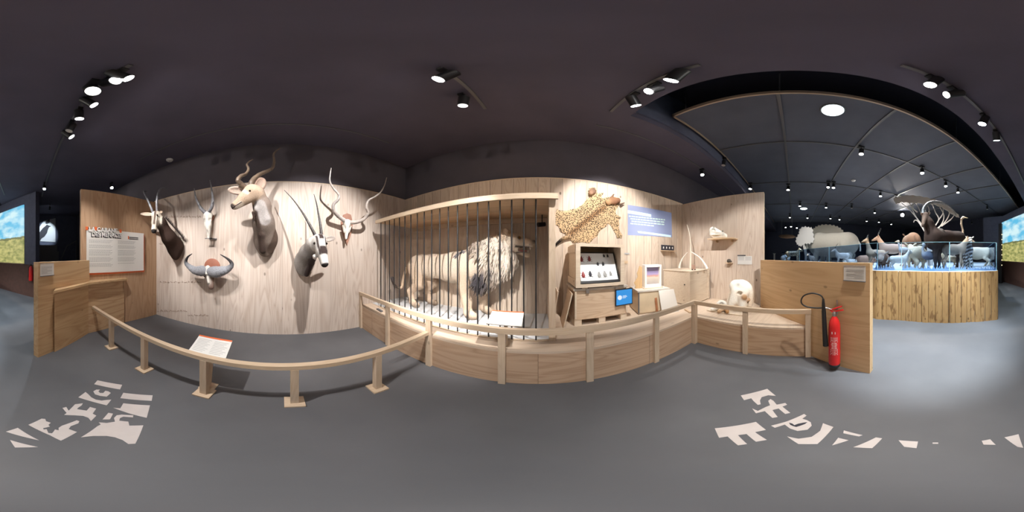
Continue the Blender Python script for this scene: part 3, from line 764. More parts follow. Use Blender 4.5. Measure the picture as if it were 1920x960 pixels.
t = thing('small_label', 'orange wooden label plate below the dark strip on the board wall', 'label', (1.3, 2.69, 1.4))
a = onY(1168, 489, 2.695); b_ = onY(1177, 494, 2.695); MB().box(a[0], b_[0], 2.69, 2.70, b_[2], a[2]).build('plate', W_SHELF, t)

def proj_mat(name, col, s, al):
    m, nt, b = nmat(name); b.inputs['Base Color'].default_value = (*col, 1); b.inputs['Roughness'].default_value = .8
    b.inputs['Emission Color'].default_value = (*col, 1); b.inputs['Emission Strength'].default_value = s; b.inputs['Alpha'].default_value = al; return m
t = thing('projected_text', 'pale blue projected text panel on the board wall right of the spotted skin', 'projection', (1.9, 2.69, 1.95))
def pq(x0, y0, x1, y1, x2, y2, x3, y3, off, mb=None):
    mb = mb or MB(); return mb.prism([onY(x0, y0, 2.699 - off), onY(x1, y1, 2.699 - off), onY(x2, y2, 2.699 - off), onY(x3, y3, 2.699 - off)], (0, -.0006, 0))
pq(1177, 384, 1259, 399, 1260, 445, 1177, 441, .001).build('light_field', proj_mat('projected_blue', lin(150, 165, 205), .12, .45), t, 0)
pq(1177, 394, 1221, 402, 1221, 407, 1177, 400, .003).build('heading_line', proj_mat('projected_cyan', lin(190, 225, 240), .25, .8), t, 0)
m = MB()
for i, (x0, x1, y) in enumerate(((1179, 1247, 404), (1182, 1247, 408.5), (1184, 1246, 413), (1182, 1226, 417.5))):
    k = x0
    while k < x1 - 2:
        s_ = 3 + 4 * RNG.random(); e = min(x1, k + s_); f = lambda x: y + (x - 1179) * .105
        pq(k, f(k), e, f(e), e, f(e) + 2.2, k, f(k) + 2.2, .003, m); k = e + 1
m.build('printed_lettering', proj_mat('projected_text_white', lin(200, 225, 215), .12, .7), t, 0)
pq(1195, 433, 1258, 441, 1258, 445, 1197, 437, .003).build('footer_line', proj_mat('projected_footer', lin(195, 220, 235), .2, .7), t, 0)

# right plywood wall: shelf, small ledge, label
WXR = 3.31
t = thing('skull_shelf', 'pine wedge shelf on the right plywood wall under the long pale skull', 'shelf', (3.2, 1.4, 1.6))
zs = 1.875
MB().box(3.03, 3.31, 1.19, 1.79, zs - .018, zs).build('shelf_board', W_SHELF, t)
m = MB(); m.box(3.20, 3.31, 1.30, 1.315, zs - .07, zs - .018); m.box(3.20, 3.31, 1.66, 1.675, zs - .07, zs - .018); m.build_each('shelf_bracket', W_SHELF, t)
t = thing('specimen_ledge', 'small pine ledge holding a dark specimen on the right plywood wall', 'shelf', (3.28, 1.3, 1.45))
c = onX(1368, 495, 3.28); MB().box(3.21, 3.31, c[1] - .075, c[1] + .075, c[2] + .016, c[2] + .03).build('ledge_board', W_SHELF, t)
c2 = (3.262, c[1], c[2] + .03)
t2 = thing('dark_specimen', 'small dark skull specimen standing on the little pine ledge', 'specimen', c2)
Body(.02).egg((3.265, c[1] + .01, c[2] + .075), (.035, .045, .035), (.08, .07, .06)).limb((3.262, c[1] - .01, c[2] + .07), .025, (3.25, c[1] - .055, c[2] + .055), .014, (.1, .085, .07)).egg((3.265, c[1] + .03, c[2] + .045), (.02, .02, .018), (.05, .045, .04)).mesh(.006).build('skull', FUR, t2)
t = thing('wall_label', 'white double text label on the right plywood wall beside the small ledge', 'label', (3.3, 1.0, 1.45))
a = onX(1383, 480, WXR); b_ = onX(1410, 496, WXR); MB().box(3.302, 3.31, b_[1], a[1], b_[2], a[2]).build('label_card', PAPER, t)
m = MB()
for i in range(7):
    for s0, s1 in ((.06, .46), (.55, .94)): m.box(3.3014, 3.302, a[1] + (b_[1] - a[1]) * s1, a[1] + (b_[1] - a[1]) * s0, a[2] - .02 - .012 * i, a[2] - .016 - .012 * i)
m.build('printed_lettering', GREYINK, t, 0)
a = onX(1383, 478, WXR); b_ = onX(1398, 480, WXR); MB().box(3.296, 3.31, b_[1], a[1], b_[2], a[2]).build('pen_strip', GREYM, t)
# low pale plinth boards for the big skulls on the podium wing
t = thing('skull_plinth', 'low pale board under the cluster of large skulls on the platform wing', 'plinth', (2.75, 1.0, PZ))
MB().box(2.45, 3.1, .80, 1.46, PZ, PZ + .02).build('board', W_CRATEP, t)
for (nm, lb, p0, p1) in (('pine_offcut', 'short pine offcut lying on the platform by the corner post', (2.28, 1.80), (2.20, 1.62)), ('pine_offcut', 'dark short pine offcut lying at the left end of the platform', (-2.45, 1.62), (-2.28, 1.60))):
    t = thing(nm, lb, 'offcut', (*p0, PZ)); MB().beam((*p0, PZ + .012), (*p1, PZ + .012), .04, .024).build('strip', W_SHELF if p0[0] > 0 else GREYM, t)

# ---- fire extinguisher hanging on the low right partition
ec = Vector(at(1564.5, 600, 1.79)); ec.z = 0
t = thing('fire_extinguisher', 'red fire extinguisher with black horn and looped hose on the low amber partition', 'fire extinguisher', (ec.x, ec.y, .09))
R_ = .066
MB().lathe((ec.x, ec.y, .11), [(R_ * .7, 0), (R_ * .95, .012), (R_, .04), (R_, .56), (R_ * .96, .60), (R_ * .8, .645), (R_ * .5, .68), (R_ * .33, .70), (.018, .715)], 32).build('cylinder', RED, t)
MB().lathe((ec.x, ec.y, .075), [(R_ * .9, 0), (R_ * .98, .015), (R_ * .98, .04), (R_ * .8, .045)], 28).build('base_ring', BLACKR, t)
dr3 = Vector((.738, .674, 0)); nr3 = Vector((-.674, .738, 0)) * -1; nc = -Vector((-ec.x, -ec.y, 0)).normalized()
left = Vector((-nc.y, nc.x, 0)); left = left if left.dot(Vector((1, .6, 0))) > 0 else -left      # towards picture left
zt = .82
MB().lathe((ec.x, ec.y, .80), [(.02, 0), (.024, .02), (.024, .055), (.016, .07)], 16).build('valve', STEEL, t)
h = Vector((ec.x, ec.y, .865))
m = MB(); m.beam(h + left * .03, h - left * .10 + up * .02, .02, .014); m.beam(h + left * .045 + up * .02, h - left * .085 + up * .065, .02, .012); m.beam(h + left * .03, h + left * .05 + up * .03, .018, .012)
m.build('lever_handle', RED, t)
fc = -nc * 0
def onC(px, py): 
    r = Vector(ray(px, py)); k = nc.dot(Vector((ec.x, ec.y, 0))) / nc.dot(r); q = r * k; return Vector((q.x, q.y, EYE + q.z))
back = nc * .02
MB().tube(catmull([onC(1560, 581), onC(1552, 578), onC(1544, 577)], 5), .009, 10).build('outlet_pipe', STEEL, t)
MB().tube(catmull([onC(1545, 577), onC(1530, 577.5), onC(1514, 575.5), onC(1504, 570), onC(1502.5, 562), onC(1508, 554), onC(1521, 550), onC(1533, 551.5), onC(1541, 556), onC(1543.5, 562)], 6), .0085, 10).build('hose', BLACKR, t)
a = onC(1543.5, 560); b_ = onC(1548, 648)
MB().tube([a, a + (b_ - a) * .08, a + (b_ - a) * .2, a + (b_ - a) * .25, b_], [.012, .018, .022, .025, .031], 16).build('discharge_horn', BLACKR, t)
m = MB()
tq = -nc
for i in range(14):
    w_ = .028 + .022 * RNG.random(); zz = .30 + i * .019
    for k in range(2):
        a0 = -w_ + k * w_; a1 = a0 + w_ * .8
        pts = []
        for (aa, z_) in ((a0, zz), (a1, zz), (a1, zz + .006), (a0, zz + .006)):
            th = aa / R_; pts.append(Vector((ec.x, ec.y, z_)) + (tq * cos(th) - left * sin(th)) * (R_ + .0012))
        m.prism(pts, tq * .0006)
m.build('instruction_text', PAPER, t, 0)
m = MB(); pts = []
for (aa, z_) in ((-.012, .60), (.03, .60), (.03, .63), (-.012, .63)):
    th = aa / R_; pts.append(Vector((ec.x, ec.y, z_)) + (tq * cos(th) + left * sin(th)) * (R_ + .0015))
m.prism(pts, tq * .0006); pts = []
for (aa, z_) in ((-.01, .575), (.018, .575), (.004, .615)): pass
m.build('white_sticker', PAPER, t, 0)
MB().beam(Vector((ec.x, ec.y, .80)) - left * .03 + nc * .075, Vector((ec.x, ec.y, .98)) - left * .03 + nc * .075, .03, .012, up=(0, 1, 0)).build('wall_bracket', STEEL, t)
MB().beam(Vector((ec.x, ec.y, .70)) + nc * .0, Vector((ec.x, ec.y, .70)) + nc * .115, .04, .02).build('bracket_arm', RED, t)

# far extinguisher by the slanted wall
q = sa = sl_a + sd * .12 + sn * .12
t = thing('fire_extinguisher', 'distant red fire extinguisher at the end of the dark slanted wall', 'fire extinguisher', (q.x, q.y, 0))
MB().lathe((q.x, q.y, 0.62), [(.06, 0), (.075, .02), (.075, .42), (.05, .5), (.02, .53)], 20).build('cylinder', RED, t); MB().lathe((q.x, q.y, 1.15), [(.02, 0), (.03, .03), (.02, .06)], 12).build('valve', BLACK, t)
MB().box(q.x - .04, q.x + .04, q.y - .14, q.y - .07, .8, .9).build('wall_bracket', BLACK, t)
MB().tube([(q.x, q.y, 1.18), (q.x + .08, q.y + .03, 1.1), (q.x + .09, q.y + .02, .75)], .012, 8).build('hose', BLACKR, t)

# ---- floor lettering (pale paint on the resin floor)
FLW = plain('pale_floor_paint', (.52, .47, .45), .65, var=.05)
def letters(label, polys, fx, fy, cx, cy, name='letter'):
    t = thing('floor_lettering', label, 'floor lettering', (cx, cy, 0))
    for poly in polys:
        m = MB(); P3 = [onZ(fx(x), fy(y), .0015) for x, y in poly]; m.prism(P3, (0, 0, .0012)); m.build('letter', FLW, t, 0)
LP = [[(585, 490), (733, 517), (720, 545), (565, 513)],
 [(513, 560), (532, 575), (548, 592), (575, 606), (610, 612), (640, 608), (668, 606), (640, 640), (470, 592)],
 [(560, 556), (578, 546), (600, 546), (590, 556), (600, 566), (620, 566), (632, 553), (650, 556), (665, 566), (640, 588), (600, 583), (570, 574)],
 [(375, 656), (398, 650), (412, 672), (450, 634), (497, 628), (490, 640), (468, 655), (462, 663), (520, 672), (540, 650), (577, 660), (556, 690), (578, 702), (545, 735), (530, 715), (500, 704), (450, 700), (385, 697), (400, 686)],
 [(170, 757), (250, 720), (272, 722), (276, 735), (305, 745), (290, 757), (300, 768), (258, 777), (262, 785), (280, 783), (290, 806), (312, 808), (320, 800), (330, 785), (352, 790), (352, 775), (372, 762), (460, 730), (476, 735), (470, 748), (425, 765), (412, 782), (462, 800), (365, 852), (300, 820)],
 [(107, 775), (235, 850), (35, 798)], [(60, 848), (228, 890), (90, 893)],
 [(740, 565), (916, 580), (910, 613), (722, 597)], [(740, 628), (900, 640), (880, 715), (780, 690), (680, 655), (722, 658)],
 [(650, 685), (678, 690), (660, 725), (615, 725)],
 [(592, 742), (640, 746), (690, 738), (684, 716), (700, 700), (730, 696), (800, 700), (798, 712), (740, 708), (720, 716), (715, 732), (770, 738), (776, 762), (860, 760), (812, 870), (770, 872), (735, 848), (690, 832), (640, 824), (560, 824), (485, 832), (585, 765), (605, 755)]]
letters('large pale painted floor letters near the left end of the low barrier', LP, lambda x: x / 3.2, lambda y: 560 + y / 3.2, -.4, -.9)
RP = [[(57, 517), (275, 483), (328, 525), (270, 537), (333, 578), (275, 588), (225, 547), (180, 553), (228, 600), (180, 607), (125, 560), (80, 567)],
 [(195, 343), (335, 308), (380, 345), (340, 342), (305, 352), (296, 370), (300, 390), (285, 393), (262, 372), (250, 358), (212, 368)],
 [(255, 412), (285, 425), (325, 405), (350, 395), (340, 372), (352, 362), (368, 372), (385, 392), (430, 383), (440, 392), (415, 402), (457, 435), (430, 441), (395, 412), (362, 420), (390, 457), (362, 462), (322, 426), (275, 437)],
 [(355, 503), (440, 480), (530, 441), (543, 450), (520, 466), (545, 474), (565, 485), (570, 503), (548, 524), (495, 531), (455, 518), (428, 497), (375, 514)],
 [(630, 490), (685, 510), (600, 600), (500, 600), (440, 560), (500, 572), (570, 562), (615, 530)],
 [(740, 528), (840, 553), (820, 560), (737, 543)], [(710, 567), (765, 580), (678, 607)], [(910, 565), (943, 570), (890, 622), (790, 617)],
 [(1030, 580), (1133, 587), (1125, 622), (1060, 615)], [(1470, 583), (1515, 575), (1545, 605), (1480, 603)], [(1590, 565), (1665, 548), (1690, 620), (1660, 615)], [(1210, 592), (1240, 592), (1240, 599), (1210, 599)]]
letters('large pale painted floor letters in front of the red extinguisher', RP, lambda x: 1320 + x / 2.8233, lambda y: 620 + y / 2.8233, .5, -.4)
# dark bird cut into one floor letter
t = thing('floor_bird_mark', 'small dark bird silhouette inside a floor letter near the extinguisher', 'floor marking', (.6, -.3, .003))
MB().prism([onZ(1320 + x / 2.8233, 620 + y / 2.8233, .003) for x, y in ((450, 487), (468, 492), (478, 500), (500, 492), (525, 487), (548, 484), (535, 494), (508, 504), (488, 510), (470, 505), (456, 498))], (0, 0, .001)).build('silhouette', INK, t, 0)
# ================================================================== MOUNTED HEADS AND SKULLS
WX = -2.87
def P(px, py, out=0.0): return Vector(onX(px, py, WX + out))
def eye_mb(c, r): return MB().ell(c, r, None, 12, 8)
def ear(t, base, tip, w, col, inner, facing, name='ear'):
    """leaf shaped cupped ear"""
    base = Vector(base); tip = Vector(tip); ax = (tip - base); L = ax.length; ax.normalize(); f = Vector(facing); f = (f - ax * f.dot(ax)).normalized(); s = ax.cross(f)
    R = Matrix((ax, s, f)).transposed(); c = (base + tip) / 2
    b = Body(.015); b.egg(c, (L * .56, w, w * .42), col, R); b.limb(base, w * .45, c, w * .6, col)
    b.egg(c + f * w * .42 + ax * L * .04, (L * .42, w * .68, w * .36), inner, R, .012, True)
    b.mesh(.0075).build(name, FUR, t)
def fpt(a, b, t, off=(0, 0, 0)): return Vector(a).lerp(Vector(b), t) + Vector(off)
TOWARD = lambda p: (Vector((0, 0, EYE)) - Vector(p)).normalized()

def facepaint(sk, mz, rules, up=(0, 0, 1)):
    """markings in the coat: rules get t along the face, side (0 = middle line), front (+ = forehead side), radial distance"""
    S = np.array(sk); A = np.array(mz) - S; L_ = np.linalg.norm(A); A = A / L_; U = np.array(up, float); Fv = U - A * (U @ A); Fv /= np.linalg.norm(Fv); Sd = np.cross(A, Fv)
    def f(V, c):
        c = c.copy(); D_ = V - S; tt = D_ @ A / L_; R_ = D_ - np.outer(D_ @ A, A); fr = R_ @ Fv; sd_ = R_ @ Sd; rr = np.hypot(fr, sd_)
        for col, fn in rules:
            m = np.clip(fn(tt, sd_, fr, rr), 0, 1)[:, None]; c = c * (1 - m) + np.array(col) * m
        return c
    return f
def seg(V, a, b, r, s=.02):
    a = np.array(a); ab = np.array(b) - a; tt = np.clip((V - a) @ ab / (ab @ ab), 0, 1); return np.clip((r - np.linalg.norm(V - a - tt[:, None] * ab, axis=1)) / s + .5, 0, 1)
def then(f1, *rules):
    def f(V, c):
        c = f1(V, c)
        for col, a, b, r in rules: m = seg(V, a, b, r)[:, None]; c = c * (1 - m) + np.array(col) * m
        return c
    return f
def band(x, lo, hi, s=.01): return np.clip((x - lo) / s + .5, 0, 1) * np.clip((hi - x) / s + .5, 0, 1)

# ---- sable
DB, WF, TN = (.045, .026, .020), (.66, .60, .51), (.30, .19, .12)
t = thing('sable_antelope_trophy', 'mounted dark brown antelope head with white striped face and back-swept horns by the corner', 'mounted head', P(328, 470))
b = Body(.07)
b.egg(P(329, 466, .115), (.10, .15, .25), DB); b.limb(P(328, 462, .10), .19, P(317, 446, .30), .145, DB); b.limb(P(317, 446, .30), .145, P(302, 418, .48), .10, DB)
sk, mz = P(293, 404, .56), P(288.5, 433, .72)
b.limb(P(302, 418, .48), .10, sk, .092, DB); b.limb(sk, .090, fpt(sk, mz, .5), .068, WF, .03); b.limb(fpt(sk, mz, .5), .068, mz, .05, WF, .03)
fw = TOWARD(mz)
b.egg(mz + fw * .022 - Vector((0, 0, .015)), (.03, .032, .024), (.03, .025, .025), None, .015)
b.mesh(.012, None, facepaint(sk, mz, [
    (WF, lambda t, s, f, r: band(t, -.12, 1.2, .08) * (r < .13) * np.clip((f + .05) / .03, 0, 1)),
    ((.11, .075, .06), lambda t, s, f, r: band(t, -.35, .72, .1) * band(np.abs(s), -1, .022 , .012) * (f > .02)),
    ((.13, .085, .065), lambda t, s, f, r: band(t, .15, .85, .1) * band(np.abs(s), .040, .058, .012)),
    ((.03, .025, .024), lambda t, s, f, r: band(t, .97, 1.4, .05) * (r < .1))])).build('head', FUR, t)
m = MB()
for s in (-1, 1): m.ell(fpt(sk, mz, .12) + Vector((.045, s * .078, .02)), .018, None, 10, 8)
m.build_each('eye', EYEM, t)
ear(t, sk + Vector((0, -.07, .03)), P(264, 401, .52), .04, (.5, .4, .3), (.75, .68, .6), (1, -.2, 0)); ear(t, sk + Vector((-.02, .07, .03)), P(304, 396, .50), .04, (.4, .3, .22), (.3, .22, .18), (1, .2, 0))
horn(MB(), [P(288, 401, .57), P(281, 384, .60), P(275, 371, .56), P(270, 361, .46), P(270, 358, .34), P(275, 360, .2)], .030, .008, 10, 26, .16).build('horn', HORNG, t)
horn(MB(), [P(295, 400, .55), P(294, 380, .58), P(296, 364, .50), P(300, 355, .40), P(306, 352, .28), P(314, 355, .14)], .030, .008, 10, 26, .16).build('horn', HORNG, t)
m = MB()
for i in range(26):
    k = i / 25; a = fpt(P(305, 415, .46), P(338, 452, .12), k) + Vector((-.02, .06, .05)); m.tube([a, a + Vector((.0, .035, .05 + .02 * RNG.random()))], [.014, .002], 6)
m.build('neck_mane', plain('sable_mane', (.03, .02, .018), .9), t)

# ---- spiral-horned skull on a bracket
t = thing('eland_skull', 'narrow white antelope skull with upright twisted grey horns high on the plywood wall', 'skull', P(393, 420))
b = Body(.04)
cr, nz = P(390, 403, .12), P(391, 446, .15)
b.egg(cr, (.075, .085, .07), (.76, .72, .66)); b.limb(cr, .07, fpt(cr, nz, .45), .062, (.80, .77, .71)); b.limb(fpt(cr, nz, .45), .060, nz, .028, (.78, .74, .68))
for s in (-1, 1):
    b.limb(fpt(cr, nz, .1) + Vector((.02, s * .07, 0)), .022, fpt(cr, nz, .5) + Vector((.02, s * .052, 0)), .016, (.74, .70, .63), .02)
    b.egg(fpt(cr, nz, .24) + Vector((.055, s * .062, 0)), (.035, .026, .03), (.10, .07, .06), None, .012, True)
b.egg(fpt(cr, nz, .78) + Vector((.045, 0, 0)), (.03, .014, .05), (.14, .10, .08), None, .01, True)
b.mesh(.010).build('skull', BONEW if False else FUR, t)
def twist(m, pts, r0, r1):
    c = catmull(pts, 12); N = len(c); off = []
    rad = [r0 + (r1 - r0) * (i / (N - 1)) for i in range(N)]
    m.tube(c, rad, 14)
    off = []
    for i, p in enumerate(c):
        a = i / (N - 1) * 2.6 * 2 * pi; tt = (c[min(i + 1, N - 1)] - c[max(0, i - 1)]).normalized(); u = tt.orthogonal().normalized(); w = tt.cross(u)
        off.append(p + (u * cos(a) + w * sin(a)) * rad[i] * .75)
    m.tube(off, [r * .5 for r in rad], 8); return m
twist(MB(), [P(386, 400, .15), P(377, 391, .20), P(370, 378, .22), P(366, 366, .24), P(364, 353, .26)], .036, .007).build('horn', HORNG, t)
twist(MB(), [P(392, 398, .15), P(398, 386, .20), P(399, 372, .22), P(397, 356, .24), P(393.5, 338, .26)], .036, .007).build('horn', HORNG, t)
m = MB(); c = P(401, 448, .03); m.box(WX, WX + .17, c.y - .02, c.y + .02, c.z - .006, c.z + .006); m.box(WX, WX + .03, c.y - .10, c.y + .05, c.z - .008, c.z + .008); m.box(WX + .14, WX + .17, c.y - .12, c.y + .02, c.z - .006, c.z + .006)
m.build('bracket', GREYM, t)
MB().ell(P(397, 408, .04), (.035, .05, .06), None, 14, 10).build('wooden_block', PLAQUE, t)

# ---- buffalo skull
t = thing('buffalo_skull', 'buffalo skull with wide heavy grey horns on a round red-brown plaque', 'skull', P(393, 510))
c = P(398, 501, 0)
MB().lathe((WX, c.y, c.z), [(.17, 0), (.17, .018), (.155, .028)], 36, (1, 0, 0)).build('plaque', PLAQUE, t)
hm = furmat('buffalo_horn', .5, .8, 55, .5)
for s, pts in (('l', [(388, 508, .20, .085), (378, 508, .24, .10), (366, 507, .26, .078), (355, 500, .27, .05), (348.5, 492, .27, .036), (352, 482, .28, .021), (360, 476, .29, .006)]),
               ('r', [(392, 509, .20, .085), (404, 510, .24, .105), (417, 508, .26, .085), (428, 504, .27, .056), (434.5, 496, .27, .038), (429, 487, .28, .022), (413, 477, .29, .006)])):
    c = catmull([P(x, y, o) for x, y, o, r in pts], 6); rr = [q[3] for q in pts]; N = len(c); rad = []
    for i in range(N):
        k = i / (N - 1) * (len(rr) - 1); j = min(int(k), len(rr) - 2); rad.append((rr[j] + (rr[j + 1] - rr[j]) * (k - j)) * (1 + .05 * sin(i * 2.1)))
    m = MB().tube(c, rad, 18); mix = []
    for i in range(N):
        f = min(1, max(0, (i / (N - 1) - .45) / .3)); cc = tuple(a * (1 - f) + b_ * f for a, b_ in zip((.27, .28, .31), (.03, .028, .03))); mix += [cc] * 18
    m.c = mix; m.build('horn', hm, t)
b = Body(.04)
a, z_ = P(391, 505, .20), P(397, 540, .30)
b.limb(a + Vector((.03, 0, .03)), .045, a + Vector((.07, 0, -.07)), .03, (.78, .74, .68), .02)
b.egg(P(392, 515, .12), (.09, .10, .08), (.20, .13, .10)); b.limb(P(392, 515, .15), .085, P(396, 538, .24), .05, (.16, .10, .08)); b.limb(P(390, 518, .24), .032, P(391, 530, .28), .022, (.80, .76, .7), .01)
for s in (-1, 1): b.egg(P(393, 517, .2) + Vector((.02, s * .09, 0)), (.03, .022, .03), (.05, .04, .035), None, .012)
b.mesh(.011).build('skull', FUR, t)

# ---- kudu bust
HORNK = plain('kudu_horn', (.17, .125, .09), .42, bump=.4, bscale=40, var=.35, vscale=10)
GB, FT, DK = (.20, .160, .135), (.52, .39, .29), (.05, .032, .026)
t = thing('kudu_trophy', 'mounted grey-brown kudu bust with head turned left and tall spiral horns', 'mounted head', P(497, 450))
b = Body(.08)
b.egg(P(498, 452, .115), (.10, .18, .27), GB); b.limb(P(498, 446, .12), .20, P(494, 418, .28), .165, GB); b.limb(P(494, 418, .28), .165, P(491, 385, .42), .125, GB); b.limb(P(491, 385, .42), .125, P(481, 362, .54), .095, (.26, .20, .165))
sk, mz = P(472, 360, .58), P(440, 386.5, .66)
b.limb(P(481, 362, .54), .105, sk, .115, (.40, .30, .23)); b.limb(sk, .115, fpt(sk, mz, .45), .088, FT, .03); b.limb(fpt(sk, mz, .45), .088, mz, .056, FT, .03)
b.limb(sk + Vector((0, .03, -.07)), .075, fpt(sk, mz, .85) + Vector((0, .01, -.03)), .04, (.58, .46, .36), .03)
b.egg(mz + Vector((.015, -.025, .012)), (.034, .03, .026), (.06, .045, .04), None, .015)
b.limb(P(481, 392, .50), .05, P(490, 440, .34), .045, DK, .04); b.limb(P(490, 440, .34), .05, P(492, 470, .22), .05, DK, .04)
b.limb(P(474, 398, .54), .022, P(478, 414, .50), .014, (.55, .45, .36), .02)
b.limb(P(488, 378, .5), .06, P(499, 410, .42), .06, (.38, .34, .32), .05)
def surf(px, py, o=.0): return P(px, py, o)
b.mesh(.014, None, then(facepaint(sk, mz, [
    (FT, lambda t, s, f, r: band(t, -.25, 1.3, .2) * (r < .16)),
    ((.30, .20, .14), lambda t, s, f, r: band(t, -.1, .8, .2) * band(np.abs(s), -1, .035, .03) * (f > .03)),
    ((.78, .70, .60), lambda t, s, f, r: band(t, .7, 1.3, .1) * (f < -.015) * (r < .12)),
    ((.70, .60, .50), lambda t, s, f, r: band(t, .22, .34, .06) * (f > -.01) * (r < .16)),
    ((.06, .045, .04), lambda t, s, f, r: band(t, 1.0, 1.4, .05) * (r < .12) * (f > -.02))]),
    ((.42, .39, .38), P(487, 385, .55), P(497, 412, .46), .085), (DK, P(478, 400, .56), P(487, 438, .46), .055), (DK, P(487, 438, .46), P(491, 474, .34), .055), ((.10, .07, .055), P(520, 440, .2), P(512, 470, .2), .10))).build('head', FUR, t)
m = MB()
v = TOWARD(sk)
m.ell(fpt(sk, mz, .14) + v * .103 + Vector((0, .01, .045)), .022, None, 12, 8).ell(fpt(sk, mz, .14) - v * .09 + Vector((0, -.02, .03)), .02, None, 12, 8)
m.build_each('eye', EYEM, t)
MB().tube(catmull([fpt(sk, mz, .55, (.072, .01, -.06)), fpt(sk, mz, .8, (.062, 0, -.045)), fpt(sk, mz, 1.02, (.048, -.01, -.025))], 4), .006, 6).build('mouth_line', plain('mouth_dark', (.06, .035, .03), .6), t)
ear(t, sk + Vector((-.03, .06, .02)), P(493, 335, .46), .095, (.32, .25, .21), (.55, .34, .25), TOWARD(sk)); ear(t, sk + Vector((-.02, -.07, .02)), P(429, 356, .60), .07, (.55, .46, .39), (.58, .38, .30), TOWARD(sk))
horn(MB(), [P(469, 352, .58), P(474, 338, .56), P(487, 327, .46), P(503, 320, .36), P(512, 313, .34), P(514, 301, .40), P(513, 290, .44), P(518, 283, .42), P(526, 277, .36)], .046, .007, 10, 14, .10, 14).build('horn', HORNK, t)
horn(MB(), [P(461, 353, .60), P(452, 345, .66), P(446, 338, .70), P(452, 330, .66), P(461, 326, .58), P(466, 317, .52), P(463, 309, .50), P(467, 303, .48), P(474, 299, .44)], .046, .007, 10, 14, .10, 14).build('horn', HORNK, t)

# ---- oryx bust
OG, OW, OD = (.36, .335, .315), (.80, .77, .73), (.055, .038, .036)
t = thing('oryx_trophy', 'mounted grey oryx bust with black and white face and long straight horns', 'mounted head', P(572, 492))
b = Body(.07)
b.egg(P(570, 494, .10), (.08, .15, .22), OG); b.limb(P(571, 490, .10), .17, P(578, 474, .30), .135, OG); b.limb(P(578, 474, .30), .135, P(588, 458, .50), .10, OG)
sk, mz = P(598, 452, .60), P(608.5, 494, .78)
b.limb(P(588, 458, .50), .105, sk, .10, (.62, .58, .55)); b.limb(sk, .10, fpt(sk, mz, .5), .076, OW, .03); b.limb(fpt(sk, mz, .5), .076, mz, .054, OW, .03)
fw = TOWARD(mz)
b.egg(mz + fw * .028 + Vector((0, .012, -.012)), (.024, .028, .02), (.03, .025, .025), None, .012)
b.limb(fpt(sk, mz, .55) + Vector((-.05, -.09, -.05)), .035, P(584, 492, .34), .05, OD, .025); b.limb(P(584, 492, .34), .05, P(575, 514, .20), .045, OD, .025)
b.mesh(.011, None, then(facepaint(sk, mz, [
    (OW, lambda t, s, f, r: band(t, -.2, 1.3, .1) * (r < .14)),
    (OD, lambda t, s, f, r: band(t, .36, .70, .06) * band(np.abs(s), -1, .05 - .03 * np.abs(t - .55), .012) * (f > 0)),
    (OD, lambda t, s, f, r: band(t, -.18, .08, .05) * band(np.abs(s), -1, .035, .012) * (f > .03)),
    (OD, lambda t, s, f, r: band(t, -.1, .70, .06) * band(np.abs(s), .052 - .015 * t, .078 - .02 * t, .012) * (f > -.05)),
    (OD, lambda t, s, f, r: band(t, .9, .99, .03) * band(f, -.05, -.02, .02) * (r < .1)),
    ((.03, .025, .025), lambda t, s, f, r: band(t, 1.04, 1.5, .04) * (r < .1) * (f > -.03))]),
    (OD, P(591, 478, .58), P(583, 492, .44), .05), (OD, P(583, 492, .44), P(575, 516, .30), .06))).build('head', FUR, t)
m = MB()
for s in (-1, 1): m.ell(fpt(sk, mz, .16) + Vector((.045, s * .086, .01)), .018, None, 10, 8)
m.build_each('eye', EYEM, t)
ear(t, sk + Vector((-.02, .07, .02)), P(628, 446, .54), .042, (.55, .5, .46), (.16, .11, .10), (1, .1, 0)); ear(t, sk + Vector((-.03, -.07, .03)), P(581, 446, .5), .04, (.3, .24, .22), (.12, .09, .08), (1, .1, 0))
horn(MB(), [P(593, 445, .60), P(582, 424, .57), P(568, 400, .50), P(551, 376, .42), P(533, 356.5, .34)], .027, .004, 12, 30, .14).build('horn', HORND, t)
horn(MB(), [P(603, 446, .60), P(601, 424, .57), P(597, 400, .50), P(593, 380, .43), P(588.5, 364, .36)], .027, .004, 12, 30, .14).build('horn', HORND, t)

# ---- kudu skull
t = thing('kudu_skull', 'white skull with wide spiral horns on a pointed brown shield near the cage', 'skull', P(650, 430))
sh = [P(643, 403), P(650, 400.5), P(657, 403), P(661, 420), P(657, 441), P(650, 460), P(641, 437), P(638.5, 418)]
MB().prism(sh, (.025, 0, 0)).build('shield', plain('shield_brown', (.33, .17, .12), .55, var=.15), t)
b = Body(.035); cr, nz = P(651, 418, .13), P(649, 447, .16)
b.egg(cr, (.06, .075, .065), (.74, .70, .64)); b.limb(cr, .06, fpt(cr, nz, .5), .042, (.82, .79, .73)); b.limb(fpt(cr, nz, .5), .042, nz, .022, (.82, .79, .73))
for s in (-1, 1):
    b.egg(fpt(cr, nz, .34) + Vector((.035, s * .062, 0)), (.04, .03, .034), (.07, .05, .045), None, .012, True)
    b.limb(fpt(cr, nz, .22) + Vector((.0, s * .08, 0)), .018, fpt(cr, nz, .6) + Vector((0, s * .045, 0)), .016, (.62, .57, .5), .015)
b.mesh(.009).build('skull', FUR, t)
horn(MB(), [P(645, 413, .16), P(634, 405, .20), P(626, 395, .26), P(625, 384, .30), P(634, 374, .34), P(635, 365, .36), P(625, 353, .38), P(618.5, 340, .42), P(619, 327, .44), P(621, 315, .44)], .040, .007, 9, 20, .1, 14).build('horn', plain('pale_grey_horn', (.42, .38, .36), .45, bump=.4, bscale=40, var=.35, vscale=9), t)
